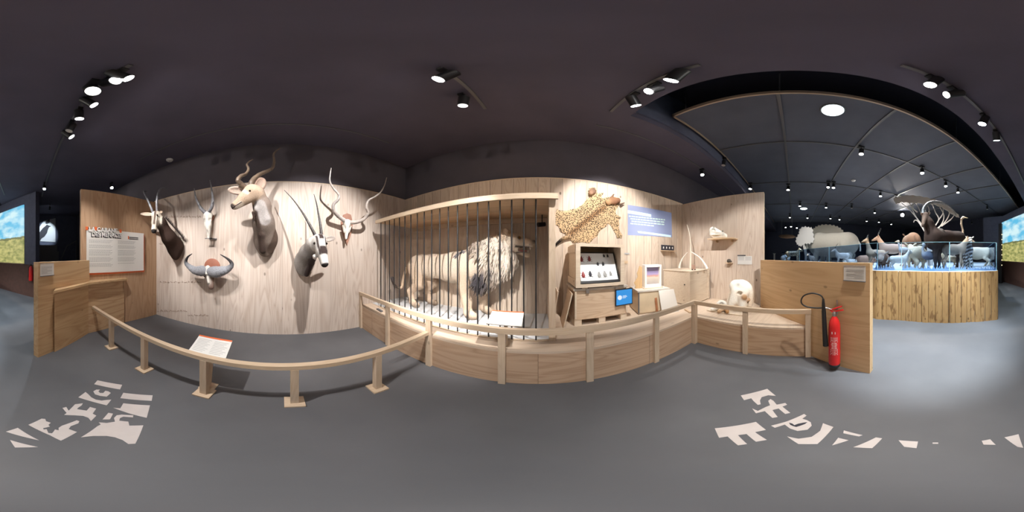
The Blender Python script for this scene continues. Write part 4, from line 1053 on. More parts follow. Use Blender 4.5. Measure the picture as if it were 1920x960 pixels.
horn(MB(), [P(656, 417, .16), P(670, 416, .20), P(683, 410, .26), P(690, 399, .31), P(687, 388, .35), P(691, 376, .38), P(703, 369, .42), P(714, 360, .46), P(721, 347, .48), P(725, 333, .48)], .040, .007, 9, 20, .1, 14).build('horn', plain('pale_brown_horn', (.40, .35, .32), .45, bump=.4, bscale=40, var=.35, vscale=9), t)

# ---- faint rows of pencil script on the plywood
m = MB()
for (x0, x1, y) in ((303, 372, 407), (298, 330, 458), (300, 372, 530), (294, 345, 584), (352, 392, 592)):
    x = x0
    while x < x1:
        w_ = 3 + 5 * RNG.random(); n_s = int(w_ * 2)
        pts = [P(x + w_ * i / n_s, y + RNG.uniform(-1.6, 1.2) - (2.0 if RNG.random() < .2 else 0), .0012) for i in range(n_s + 1)]
        m.tube(pts, .0035, 4); x += w_ + 1.6
o = m.build('pencil_script', plain('pencil_brown', (.24, .16, .12), .9), None, 0); tag(o, 'faint rows of pencil script across the plywood wall below the mounted heads', 'wall writing', kind='stuff')
# ================================================================== LION AND CAGE CONTENTS, SKIN, SKULLS
CR, CR2, DKM = (.72, .61, .49), (.62, .48, .36), (.10, .085, .085)
t = thing('lion', 'stuffed male lion with pale mane and open mouth standing behind the cage bars', 'lion', (-1.3, 2.42, PZ))
b = Body(.09)
b.limb((-2.17, 2.43, 1.30), .225, (-1.80, 2.43, 1.315), .205, CR); b.limb((-1.80, 2.43, 1.315), .205, (-1.40, 2.43, 1.30), .245, CR); b.limb((-1.40, 2.43, 1.30), .25, (-1.05, 2.43, 1.34), .26, CR)
b.limb((-1.05, 2.43, 1.36), .24, (-.70, 2.42, 1.54), .18, CR); b.limb((-.70, 2.42, 1.54), .18, (-.42, 2.41, 1.70), .13, CR)
b.egg((-.37, 2.41, 1.715), (.15, .125, .13), CR, None, .04)
b.limb((-.32, 2.41, 1.72), .09, (-.13, 2.41, 1.685), .062, (.72, .60, .47), .03)                 # upper muzzle
b.limb((-.32, 2.41, 1.60), .06, (-.155, 2.41, 1.515), .042, (.66, .55, .43), .03)                 # lower jaw
for s in (-1, 1): b.egg((-.13, 2.41 + s * .035, 1.655), (.055, .038, .040), (.78, .70, .60), None, .02)
b.egg((-.072, 2.41, 1.708), (.034, .042, .032), (.03, .022, .02), None, .012)
b.egg((-.16, 2.41, 1.592), (.15, .10, .036), (.05, .018, .016), None, .010, True)                  # open mouth
def leg(pts, col=CR2, k=.05): b.chain(pts, col, k)
leg([((-2.15, 2.32, 1.24), .165), ((-2.04, 2.29, .98), .105), ((-2.26, 2.27, .80), .060), ((-2.20, 2.26, .585), .050), ((-2.10, 2.25, .55), .052), ((-2.06, 2.25, .545), .042)])
leg([((-2.08, 2.53, 1.24), .155), ((-1.92, 2.56, .98), .10), ((-2.08, 2.58, .79), .058), ((-2.02, 2.58, .58), .048), ((-1.92, 2.58, .55), .050), ((-1.88, 2.58, .545), .042)])
leg([((-1.08, 2.31, 1.22), .145), ((-1.12, 2.28, 1.03), .105), ((-1.06, 2.27, .78), .075), ((-1.04, 2.26, .60), .062), ((-.96, 2.25, .555), .062), ((-.91, 2.25, .55), .045)])
leg([((-.95, 2.55, 1.22), .135), ((-.97, 2.56, 1.03), .098), ((-.90, 2.57, .78), .072), ((-.88, 2.57, .60), .060), ((-.80, 2.57, .555), .060), ((-.75, 2.57, .55), .044)])
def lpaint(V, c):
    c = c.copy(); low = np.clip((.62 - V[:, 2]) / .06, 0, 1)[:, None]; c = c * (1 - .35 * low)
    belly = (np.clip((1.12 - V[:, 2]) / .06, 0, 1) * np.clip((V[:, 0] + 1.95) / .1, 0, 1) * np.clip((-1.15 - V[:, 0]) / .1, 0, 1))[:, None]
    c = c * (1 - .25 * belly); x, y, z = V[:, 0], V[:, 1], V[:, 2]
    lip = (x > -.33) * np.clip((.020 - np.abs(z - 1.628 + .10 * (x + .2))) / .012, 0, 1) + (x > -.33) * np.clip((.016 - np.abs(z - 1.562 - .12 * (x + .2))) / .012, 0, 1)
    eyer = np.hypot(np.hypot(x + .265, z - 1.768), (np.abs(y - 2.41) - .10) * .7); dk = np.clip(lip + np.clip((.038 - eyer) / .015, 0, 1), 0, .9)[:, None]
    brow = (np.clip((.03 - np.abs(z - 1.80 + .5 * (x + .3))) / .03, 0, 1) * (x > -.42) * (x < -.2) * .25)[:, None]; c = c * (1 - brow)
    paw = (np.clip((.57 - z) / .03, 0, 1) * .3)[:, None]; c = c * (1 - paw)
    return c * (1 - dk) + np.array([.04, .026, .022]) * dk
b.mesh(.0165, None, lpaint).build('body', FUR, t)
ttl = catmull([(-2.36, 2.43, 1.42), (-2.50, 2.37, 1.20), (-2.46, 2.25, .98), (-2.36, 2.13, .885), (-2.44, 2.09, .875), (-2.54, 2.08, .93), (-2.59, 2.08, 1.0)], 6)
mt_ = MB().tube(ttl, [.034 - .018 * i / (len(ttl) - 1) for i in range(len(ttl))], 10)
mt_.c = [tuple(np.array([.60, .46, .33]) * (1 - k) + np.array([.06, .045, .04]) * k) for k in [min(1, max(0, (i / len(mt_.v) - .5) / .15)) for i in range(len(mt_.v))]]
mt_.build('tail', FUR, t)
bt = Body(.02).limb((-2.575, 2.08, .98), .022, (-2.60, 2.08, 1.045), .034, DKM).mesh(.008, lambda Q: .006 * np.sin(140 * Q[..., 0]) * np.sin(130 * Q[..., 1])).build('tail_tuft', FURL, t)
# mane
mb = Body(.09)
MA, MG = (.72, .64, .55), (.50, .42, .35)
mb.egg((-.70, 2.42, 1.50), (.25, .24, .29), MA); mb.egg((-.52, 2.41, 1.64), (.12, .17, .19), MA); mb.egg((-.88, 2.42, 1.52), (.22, .21, .20), MG); mb.egg((-.78, 2.40, 1.24), (.19, .19, .24), MG)
mb.egg((-.84, 2.36, 1.12), (.15, .15, .16), DKM); mb.egg((-1.14, 2.34, 1.44), (.11, .13, .16), (.30, .28, .29)); mb.egg((-.60, 2.38, 1.34), (.13, .16, .18), MA); mb.egg((-1.05, 2.32, 1.22), (.13, .12, .16), MG)
mb.egg((-.40, 2.41, 1.47), (.11, .10, .09), MA); mb.egg((-.45, 2.41, 1.60), (.07, .145, .15), MA); mb.egg((-.46, 2.36, 1.36), (.10, .14, .13), MA); mb.egg((-.50, 2.41, 1.80), (.09, .15, .10), (.62, .48, .36))
def mnoise(Q):
    x, y, z = Q[..., 0], Q[..., 1], Q[..., 2]
    w = x + .35 * z + .02 * np.sin(9 * z + 4 * y)
    return .014 * np.sin(62 * w + 3 * np.sin(7 * z)) * np.sin(48 * y + 3 * np.sin(6 * z)) + .010 * np.sin(110 * w + 5 * y) + .012 * np.sin(17 * x + 13 * z)
def mpaint(V, c):
    c = c.copy(); x, y, z = V[:, 0], V[:, 1], V[:, 2]
    st = .5 + .5 * np.sin(55 * (x + .35 * z) + 3 * np.sin(7 * z) + 20 * y)
    d1 = np.clip(1 - np.sqrt(((x + .84) / .17) ** 2 + ((z - 1.13) / .17) ** 2), 0, 1); d2 = np.clip(1 - np.sqrt(((x + 1.15) / .11) ** 2 + ((z - 1.47) / .15) ** 2), 0, 1); d3 = np.clip(1 - np.sqrt(((x + .66) / .10) ** 2 + ((z - 1.25) / .14) ** 2), 0, 1)
    d = np.clip((d1 * 2.2 + d2 * 1.5 + d3 * 1.0) * (.5 + .7 * st), 0, .92)[:, None]
    c = c * (.86 + .2 * st)[:, None]; return c * (1 - d) + np.array([.07, .065, .075]) * d
mm = mb.mesh(.0145, mnoise, mpaint)
V = list(mm.v); Cc = np.asarray(mm.c); n0 = len(V); rg = random.Random(3); cols = [Cc]
for i in rg.sample(range(n0), 1500):
    p = Vector(V[i])
    if p.x > -.40 and p.z > 1.53: continue
    if p.z > 1.78 and p.x > -.45: continue
    o = (p - Vector((-.72, 2.42, 1.48))).normalized(); d = (o * .45 + Vector((-.35 + rg.uniform(-.2, .2), 0, -.8))).normalized(); L_ = rg.uniform(.05, .13)
    a = p - o * .012; mm.tube([a, a + d * L_ * .5 + o * .016, a + d * L_], [.010, .008, .0012], 5, False); cols.append(np.repeat(Cc[i][None] * rg.uniform(.75, 1.2), 15, 0))
mm.c = np.concatenate(cols); mm.build('mane', FURL, t)
m = MB()
for s in (-1, 1): m.ell((-.265, 2.41 + s * .098, 1.765), .018, None, 10, 8)
m.build_each('eye', plain('amber_eye', (.25, .12, .02), .1), t)
m = MB()
for s in (-1, 1):
    m.tube([(-.12, 2.41 + s * .035, 1.63), (-.118, 2.41 + s * .035, 1.588)], [.010, .002], 7); m.tube([(-.15, 2.41 + s * .03, 1.555), (-.148, 2.41 + s * .03, 1.592)], [.009, .002], 7)
m.build_each('tooth', BONEW, t)
MB().ell((-.24, 2.41, 1.575), (.08, .035, .016)).build('tongue', plain('tongue_pink', (.45, .16, .14), .4), t)
for s in (-1, 1):
    ear(t, (-.44, 2.41 + s * .10, 1.80), (-.475, 2.41 + s * .145, 1.89), .045, (.62, .46, .33), (.45, .34, .27), (.6, s * .8, 0))
m = MB()
for s in (-1, 1):
    for k in range(5): m.tube([(-.11, 2.41 + s * .06, 1.66 + .012 * (k % 3)), (-.12 - .03 * k, 2.41 + s * .19, 1.64 + .02 * (k - 2))], [.0016, .0006], 4)
m.build_each('whisker', PAPER, t)

# ---- spotted skin
def skin():
    Z = [(105, 375), (130, 395), (200, 405), (280, 400), (300, 385), (370, 375), (420, 345), (470, 310), (500, 265), (550, 225), (560, 205), (540, 180), (535, 140), (555, 95), (600, 75), (645, 85), (660, 115), (660, 150), (690, 165), (750, 150), (755, 165), (720, 205), (740, 235), (800, 215), (870, 212), (930, 215), (975, 240), (975, 300), (960, 340), (940, 370), (925, 420), (930, 455), (985, 485), (1000, 505), (965, 530), (975, 600), (965, 640), (990, 700), (1020, 745), (1005, 790), (975, 785), (940, 790), (930, 740), (900, 690), (870, 640), (850, 605), (810, 585), (800, 620), (770, 640), (720, 670), (690, 700), (670, 760), (620, 790), (590, 830), (560, 855), (500, 850), (450, 840), (400, 850), (330, 855), (310, 830), (290, 800), (255, 790), (215, 720), (150, 700), (145, 670), (130, 620), (65, 590), (70, 530), (68, 450), (95, 415)]
    Q = [onY(1030 + x / 7.386, 340 + y / 7.386, 2.68) for x, y in Z]; poly = np.array([(q[0], q[2]) for q in Q])
    h = .006; lo = poly.min(0) - h; n = np.ceil((poly.max(0) + h - lo) / h).astype(int) + 1
    X, Zz = np.meshgrid(lo[0] + h * np.arange(n[0]), lo[1] + h * np.arange(n[1]), indexing='ij')
    ins = np.zeros(X.shape, bool); dist = np.full(X.shape, 9.0); K = len(poly)
    for i in range(K):
        a, c = poly[i], poly[(i + 1) % K]
        cond = ((a[1] > Zz) != (c[1] > Zz)); xx = (c[0] - a[0]) * (Zz - a[1]) / (c[1] - a[1] + 1e-12) + a[0]; ins ^= cond & (X < xx)
        ab = c - a; tt = np.clip(((X - a[0]) * ab[0] + (Zz - a[1]) * ab[1]) / (ab @ ab), 0, 1); dist = np.minimum(dist, np.hypot(X - a[0] - tt * ab[0], Zz - a[1] - tt * ab[1]))
    sd_ = np.where(ins, -dist, dist)
    keep = sd_ < h * .7
    hgt = .004 + .016 * np.clip(dist / .05, 0, 1) ** .5 + .006 * np.sin(9 * X + 3) * np.sin(8 * Zz)
    hgt = np.where(ins, np.clip(hgt, .003, 1), .002)
    idx = -np.ones(X.shape, int); m = MB(); cols = []
    sp0, sp1 = np.array(onY(1030 + 250 / 7.386, 340 + 760 / 7.386, 2.68))[[0, 2]], np.array(onY(1030 + 760 / 7.386, 340 + 360 / 7.386, 2.68))[[0, 2]]
    ii = np.argwhere(keep); idx[keep] = np.arange(len(ii))
    ab = sp1 - sp0
    for i, j in ii:
        x, z = X[i, j], Zz[i, j]; y = 2.698 - hgt[i, j]
        s_ = sd_[i, j]
        if s_ > 0: pass
        m.v.append((x, y, z))
        tt = np.clip(((x - sp0[0]) * ab[0] + (z - sp0[1]) * ab[1]) / (ab @ ab), 0, 1); ds = math.hypot(x - sp0[0] - tt * ab[0], z - sp0[1] - tt * ab[1])
        base = np.array([.54, .38, .22]); dk = np.array([.27, .15, .07]); pl = np.array([.60, .44, .28])
        f = math.exp(-(ds / .05) ** 2); g = min(1, max(0, 1 + s_ / .03))
        cols.append(base * (1 - f) * (1 - g) + dk * f * (1 - g) + pl * g)
    for i in range(X.shape[0] - 1):
        for j in range(X.shape[1] - 1):
            q = (idx[i, j], idx[i + 1, j], idx[i + 1, j + 1], idx[i, j + 1])
            if min(q) >= 0: m.f.append(q)
    m.c = cols; return m
def leopard_mat():
    m = furmat('leopard_fur', .85, .4, 60, .2); nt = m.node_tree; N = nt.nodes; Lk = nt.links; b = N['Principled BSDF']
    src = b.inputs['Base Color'].links[0].from_socket
    tc = N.new('ShaderNodeTexCoord'); v = N.new('ShaderNodeTexVoronoi'); v.inputs['Scale'].default_value = 43; v.inputs['Randomness'].default_value = .75; Lk.new(tc.outputs['Object'], v.inputs['Vector'])
    d = v.outputs['Distance']; sp = mth(nt, 'LESS_THAN', d, .42)
    c = mixc(nt, mth(nt, 'MULTIPLY', sp, .92), src, (.022, .015, .011)); Lk.new(c, b.inputs['Base Color']); return m
t = thing('leopard_skin', 'spotted leopard skin with head and black-tipped tail pinned to the board wall', 'animal skin', onY(1100, 405, 2.69))
SK = lambda x, y, o=.03: Vector(onY(1030 + x / 7.386, 340 + y / 7.386, 2.70 - o))
LEO = leopard_mat()
skin().build('hide', LEO, t)
b = Body(.03); HB = (.30, .15, .085)
b.egg(SK(890, 268, .05), (.085, .05, .075), HB); b.egg(SK(950, 265, .055), (.05, .045, .055), (.20, .10, .06)); b.egg(SK(820, 290, .04), (.06, .04, .06), (.45, .28, .15))
b.limb(SK(860, 225, .05), .02, SK(893, 180, .05), .012, (.16, .11, .08)); b.limb(SK(985, 320, .05), .02, SK(1036, 298, .05), .012, (.16, .11, .08))
b.mesh(.008).build('head', FUR, t)
Body(.02).egg(SK(600, 135, .04), (.062, .04, .06), (.26, .15, .10)).egg(SK(610, 110, .055), (.03, .025, .03), (.12, .08, .06)).egg(SK(575, 165, .05), (.035, .03, .04), (.36, .22, .14)).mesh(.007).build('forepaw', FUR, t)
tl = [SK(290, 760, .02), SK(200, 790, .025), SK(130, 840, .025), (SK(68, 902, .022))]
m = MB().tube(catmull(tl, 6), [.045, .044, .042, .04, .038, .036, .034, .032, .030, .028, .026, .025, .024, .023, .022, .02, .018, .016, .012], 10); n_ = len(m.v)
m.c = [tuple(np.array([.45, .31, .18]) * (1 - k) + np.array([.02, .016, .015]) * k) for k in [min(1, max(0, (i / n_ - .3) / .3)) for i in range(n_)]]
m.build('tail', LEO, t)

# ---- right wall: long skull on the shelf
t = thing('warthog_skull', 'long white toothed animal skull lying on the pine shelf of the right plywood wall', 'skull', (3.17, 1.55, 1.875))
b = Body(.035); BW, BD = (.82, .78, .70), (.05, .06, .04)
y0, y1, zz = 1.74, 1.36, 1.875
b.egg((3.16, 1.72, zz + .14), (.09, .08, .13), BW); b.limb((3.15, 1.70, zz + .185), .08, (3.13, 1.40, zz + .055), .04, BW); b.limb((3.15, 1.70, zz + .05), .035, (3.12, 1.38, zz + .03), .024, (.76, .71, .62), .02); b.limb((3.09, 1.72, zz + .09), .02, (3.08, 1.52, zz + .085), .018, (.8, .75, .67), .015)
b.egg((3.08, 1.66, zz + .185), (.03, .04, .032), BD, None, .01, True); b.egg((3.07, 1.56, zz + .105), (.03, .07, .014), (.35, .26, .18), None, .01, True)
for (y, z) in ((1.76, .16), (1.67, .25), (1.44, .08), (1.46, .155)): b.egg((3.11, y, zz + z), (.018, .018, .018), (.10, .12, .09), None, .004)
b.mesh(.009).build('skull', FUR, t)

# ---- cluster of big skulls on the platform wing
t = thing('elephant_skull', 'big bleached white skull with brown tooth sockets on the platform wing', 'skull', (2.78, 1.0, PZ + .02))
b = Body(.05); BR = (.42, .23, .10)
b.egg((2.86, .96, .90), (.15, .17, .16), BW); b.egg((2.84, 1.08, .93), (.12, .10, .12), BW); b.egg((2.84, .85, .88), (.12, .10, .13), BW)
b.limb((2.74, 1.02, .84), .09, (2.62, 1.06, .62), .055, BW); b.limb((2.74, .90, .82), .085, (2.62, .86, .62), .055, BW); b.limb((2.84, .96, .80), .12, (2.80, .96, .58), .10, BW)
b.limb((2.86, .80, .80), .06, (2.80, .78, .58), .05, (.7, .6, .48)); b.limb((2.84, 1.16, .78), .05, (2.74, 1.17, .58), .045, (.74, .66, .55))
b.egg((2.70, .96, .62), (.09, .17, .085), (.72, .64, .52)); b.egg((2.70, .93, .83), (.05, .06, .045), BR, None, .02, True); b.egg((2.66, .84, .78), (.06, .05, .05), BR, None, .02); b.egg((2.72, .80, .72), (.04, .05, .04), (.5, .3, .16), None, .02)
b.egg((2.70, .98, 1.0), (.04, .03, .03), (.06, .08, .07), None, .01, True); b.egg((2.62, .96, .60), (.045, .05, .05), BR, None, .02)
b.mesh(.012, lambda Q: .005 * np.sin(23 * Q[..., 0]) * np.sin(21 * Q[..., 1] + 2) * np.sin(19 * Q[..., 2])).build('skull', FUR, t)
t = thing('small_skull', 'smaller white skull with a dark eye hole in front of the big bleached skull', 'skull', (2.52, 1.24, PZ + .02))
b = Body(.03); b.egg((2.56, 1.22, .62), (.09, .10, .09), BW); b.limb((2.53, 1.24, .60), .07, (2.44, 1.34, .555), .035, BW); b.egg((2.49, 1.19, .66), (.035, .035, .03), (.04, .05, .045), None, .01, True); b.limb((2.5, 1.10, .57), .04, (2.44, 1.06, .55), .03, BR, .02); b.limb((2.48, 1.18, .56), .035, (2.41, 1.2, .55), .028, (.5, .32, .18), .02)
b.mesh(.009).build('skull', FUR, t)

# ---- tusks on the tall crate
IV = plain('ivory', (.84, .80, .72), .35, var=.06)
C = lambda x, y, d=3.55: Vector(at(x, y, d))
zc = 1.205
def fix(v, z): v.z = z; return v
t = thing('ivory_tusk', 'left white tusk of the pair leaning together on the tall corner crate', 'tusk', fix(C(1274, 508), zc)); horn(MB(), [fix(C(1274, 508), zc + .03), C(1275, 496), C(1280, 484), C(1289, 473)], .028, .008, 8).build('tusk', IV, t)
t = thing('ivory_tusk', 'right white tusk of the pair leaning together on the tall corner crate', 'tusk', fix(C(1326, 508, 3.4), zc)); horn(MB(), [fix(C(1326, 507, 3.4), zc + .03), C(1322, 496, 3.42), C(1312, 483, 3.5), C(1296, 472)], .028, .008, 8).build('tusk', IV, t)
t = thing('carved_tusk', 'tall slender pale tusk standing upright on the tall corner crate', 'tusk', fix(C(1294, 508, 3.65), zc)); horn(MB(), [fix(C(1294, 508, 3.65), zc + .005), C(1295, 480, 3.65), C(1294.5, 450, 3.65), C(1292, 435, 3.65), C(1288, 421, 3.65)], .022, .006, 8).build('tusk', plain('ivory_yellow', (.82, .74, .62), .4), t)
t = thing('carved_block', 'small brown carved block with dark feet between the tusks on the tall crate', 'carving', fix(C(1300.5, 509, 3.42), zc))
c = C(1300.5, 503, 3.42); MB().obox((c.x, c.y, zc + .065), (.07, .085, .09), Matrix.Rotation(-.9, 3, 'Z')).build('block', plain('carved_brown', (.36, .22, .16), .6, var=.2), t)
m = MB()
for s in (-1, 1): m.obox((c.x + s * .018, c.y - s * .022, zc + .01), (.03, .03, .02), Matrix.Rotation(-.9, 3, 'Z'))
m.build_each('foot', INK, t)
# ================================================================== HALL DISPLAY BEYOND THE BOOTH
HZ = 1.17
FR = [(3.25, -1.78), (2.86, -2.21), (2.0, -2.82), (1.166, -3.466)]
POLY = FR + [(3.3, -8.0), (8.5, -8.6), (12.3, -4.0), (11.6, 1.0)]
t = thing('hall_podium', 'bark-slab clad display podium in the hall carrying many stuffed animals', 'platform', (4, -3, 0))
MB().slab(POLY, 0, HZ - .03).build('core', plain('podium_core', (.2, .14, .09), .8), t)
MB().slab([(x, y) for x, y in POLY], HZ - .03, HZ).build('top', plain('podium_top', (.62, .60, .58), .7), t)
def slab_mat():
    m = wood('bark_slab_wood', (.40, .24, .10), (.24, .12, .05), 'Z', None, .2, .8, .6, 1.4); nt = m.node_tree; N = nt.nodes; Lk = nt.links; b = N['Principled BSDF']
    src = b.inputs['Base Color'].links[0].from_socket; tc = N.new('ShaderNodeTexCoord'); mp = N.new('ShaderNodeMapping'); mp.inputs['Scale'].default_value = (1, 1, .35); Lk.new(tc.outputs['Object'], mp.inputs[0])
    n = N.new('ShaderNodeTexNoise'); n.inputs['Scale'].default_value = 11; n.inputs['Detail'].default_value = 7; Lk.new(mp.outputs[0], n.inputs['Vector'])
    r = N.new('ShaderNodeMapRange'); r.inputs[1].default_value = .56; r.inputs[2].default_value = .62; Lk.new(n.outputs['Fac'], r.inputs[0])
    Lk.new(mixc(nt, mth(nt, 'MULTIPLY', r.outputs[0], .7), src, (.14, .065, .025)), b.inputs['Base Color']); return m
m = MB(); rg = random.Random(11)
pts = [Vector((x, y, 0)) for x, y in [(11.6, 1.0)] + FR + [(3.3, -8.0)]]
for i in range(len(pts) - 1):
    a, c = pts[i], pts[i + 1]; L_ = (c - a).length; d = (c - a).normalized(); nr = Vector((d.y, -d.x, 0)); nr = nr if nr.dot(-a) > 0 else -nr
    if i in (0, 4): nr = Vector((d.y, -d.x, 0)); nr = nr if nr.dot((a + c) / 2 - Vector((6, -3.5, 0))) > 0 else -nr
    s = 0
    while s < L_:
        w_ = rg.uniform(.08, .15); e = min(L_, s + w_); th = rg.uniform(.015, .045); z1 = HZ - .005
        n_r = 7; g = []
        for k in range(n_r):
            z = z1 * k / (n_r - 1); j0 = rg.uniform(-.008, .008); j1 = rg.uniform(-.008, .008)
            for (q, dep) in ((s + j0, .0), (s + j0 + .008, th * .75), ((s + e) / 2, th), (e + j1 - .008, th * .75), (e + j1, .0)): g.append(a + d * q + nr * dep + Vector((0, 0, z)))
        fs = []
        for k in range(n_r - 1):
            for q in range(4): fs.append((k * 5 + q, k * 5 + q + 1, k * 5 + q + 6, k * 5 + q + 5))
        fs.append((0, 1, 2, 3, 4)); fs.append(tuple((n_r - 1) * 5 + k for k in range(5))); m.add(g, fs); s = e
m.build('bark_cladding', slab_mat(), t, 25)

GL = glassmat('glass_painted_blue_light', (.66, .79, .95)); GLE = plain('glass_edge', (.35, .6, .68), .2)  # blue of the navy-lit hall behind is put into the glass colour
t = thing('glass_barrier', 'glass barrier round the edge of the hall podium, tinted blue for the navy-lit hall behind', 'glass barrier', (2.6, -2.4, HZ))
def pane(a, c, inset=.06):
    a = Vector((*a, 0)); c = Vector((*c, 0)); d = (c - a).normalized(); mid = Vector((6, -3.5, 0)); nr = Vector((d.y, -d.x, 0)); nr = nr if nr.dot(mid - (a + c) / 2) > 0 else -nr
    o = nr * inset; z0 = Vector((0, 0, HZ)); z1 = Vector((0, 0, 1.80))
    p_ = MB().prism([a + o + z0, c + o + z0, c + o + z1, a + o + z1], nr * .012).build('pane', GL, t, 0)
    MB().prism([a + o + z1, c + o + z1, c + o + z1 + Vector((0, 0, .006)), a + o + z1 + Vector((0, 0, .006))], nr * .012).build('top_edge', GLE, p_, 0)
    MB().tube([a + o + z0, a + o + z1], .008, 6).build('edge', GLE, p_)
for a, c in ((FR[0], (5.3, -1.1)), ((5.3, -1.1), (8.0, -.2)), ((8.0, -.2), (11.5, .95)), (FR[1], FR[0]), (FR[2], FR[1]), (FR[3], FR[2]), ((2.1, -5.4), FR[3])): pane(a, c)

def quadruped(name, label, cat, px, d, face, L, H, br, lr, col, belly=None, legc=None, neck=(.45, 50), hl=.24, hr=.075, headc=None, h=.022, group=None, horns=None, paint=None, base_z=HZ, tail=True, headdrop=-25, k=.06, bodyfat=1.0):
    """animal standing on the podium; face = heading in degrees relative to picture-left (0 = left, 90 = to the camera, 180 = right)"""
    az = (px - PX0) * pi / 960; base = Vector((d * sin(az), d * cos(az), base_z))
    lf = Vector((-cos(az), sin(az), 0)); tc = Vector((-sin(az), -cos(az), 0)); f = radians(face)
    fx = lf * cos(f) + tc * sin(f); sy = Vector((-fx.y, fx.x, 0)); T = lambda x, y, z: base + fx * x + sy * y + Vector((0, 0, z))
    belly = belly or col; legc = legc or col; headc = headc or col
    R = Matrix((fx, sy, Vector((0, 0, 1)))).transposed()
    t = thing(name, label, cat, base, group); b = Body(k)
    zc_ = H - br; hx = L * .36
    b.limb(T(-hx, 0, zc_ + br * .02), br * .93, T(0, 0, zc_ - br * .05), br * .95 * bodyfat, col); b.limb(T(0, 0, zc_ - br * .05), br * .95 * bodyfat, T(hx, 0, zc_), br, col); b.egg(T(0, 0, zc_ - br * .35), (L * .30, br * .7, br * .72), belly, R)
    for sx, x0 in ((1, hx), (-1, -hx)):
        for s in (-1, 1):
            yy = s * br * .55; st = .03 * s * sx
            if sx > 0: pts_ = [(T(x0, yy, zc_ - br * .3), lr * 2.0), (T(x0 - .03 * L, yy, zc_ * .62), lr * 1.35), (T(x0 + .01 + st, yy, zc_ * .34), lr), (T(x0 + st, yy, .05), lr * .8), (T(x0 + .04 * L + st, yy, lr * .8), lr)]
            else: pts_ = [(T(x0, yy, zc_ - br * .2), lr * 2.6), (T(x0 + .07 * L, yy, zc_ * .64), lr * 1.7), (T(x0 - .08 * L + st, yy, zc_ * .42), lr * 1.05), (T(x0 - .03 * L + st, yy, .06), lr * .8), (T(x0 + .02 * L + st, yy, lr * .8), lr)]
            b.chain(pts_, legc, .03)
    na = radians(neck[1]); n0 = T(hx * 1.05, 0, zc_ + br * .35); n1 = n0 + (fx * cos(na) + Vector((0, 0, sin(na)))) * neck[0]
    b.limb(n0, br * .72, n1, hr * 1.05, col); hd = radians(headdrop); hdv = fx * cos(hd) + Vector((0, 0, sin(hd))); nose = n1 + hdv * hl
    b.limb(n1, hr, n1 + hdv * hl * .5, hr * .78, headc, .03); b.limb(n1 + hdv * hl * .5, hr * .78, nose, hr * .5, headc, .03); b.egg(nose + hdv * hr * .2, (hr * .4,) * 3, (.05, .04, .04), None, .01)
    b.mesh(h, None, paint).build('body', FUR, t)
    for s in (-1, 1):
        eb = n1 + sy * s * hr * .8 + Vector((0, 0, hr * .5)); et = eb + sy * s * hr * 1.3 + Vector((0, 0, hr * .9)) - fx * hr * .4
        m = Body(.01).egg((eb + et) / 2, ((et - eb).length * .55, hr * .32, hr * .32), headc, Matrix(((et - eb).normalized(), (et - eb).orthogonal().normalized(), (et - eb).normalized().cross((et - eb).orthogonal().normalized()))).transposed()).mesh(max(.008, hr * .16)); m.build('ear', FUR, t)
    if horns:
        for s in (-1, 1):
            horn(MB(), [n1 + fx * p_[0] + sy * s * p_[1] + Vector((0, 0, p_[2])) for p_ in horns[0]], horns[1], horns[1] * .2, 6, 12, .1, 8).build('horn', horns[2] if len(horns) > 2 else HORND, t)
    if tail:
        q = T(-hx - br * .9, 0, zc_ + br * .5); MB().tube(catmull([q, q - fx * .06 - Vector((0, 0, .12)), q - fx * .07 - Vector((0, 0, .32 * H))], 4), [.022, .02, .018, .016, .015, .014, .013, .018, .012], 7).build('tail', plain('tail_fur_%s' % name, tuple(c_ * .7 for c_ in col), .9), t)
    return t
TAN, PALE, BRN = (.50, .34, .22), (.72, .64, .52), (.10, .06, .045)
# rhino-sized pale animal
RH = (.40, .38, .33)
az = 101.9
t = quadruped('rhinoceros', 'big pale grey stuffed rhinoceros standing behind the glass in the hall', 'rhinoceros', 1562, 7.9, -25, 2.1, 1.48, .58, .13, RH, neck=(.42, 8), hl=.55, hr=.25, h=.04, headdrop=-42, k=.12, tail=False)
_a = (1562 - PX0) * pi / 960; _f = radians(-25); rfx = Vector((-cos(_a), sin(_a), 0)) * cos(_f) + Vector((-sin(_a), -cos(_a), 0)) * sin(_f); hb = Vector(t.location); rn = hb + rfx * 1.55 + Vector((0, 0, .80))
MB().tube(catmull([rn, rn + rfx * .12 + Vector((0, 0, .1)), rn + rfx * .14 + Vector((0, 0, .34))], 4), [.08, .075, .07, .06, .055, .045, .03, .02, .008], 10).build('horn', HORNG, t)
rr_ = hb - rfx * 1.22
q = [rr_ + Vector((0, 0, 1.05)), rr_ - rfx * .12 + Vector((0, 0, .85)), rr_ - rfx * .14 + Vector((0, 0, .55))]; MB().tube(catmull(q, 4), [.05] * 5 + [.035] * 4, 8).build('tail', plain('rhino_tail', (.5, .48, .44), .9), t)

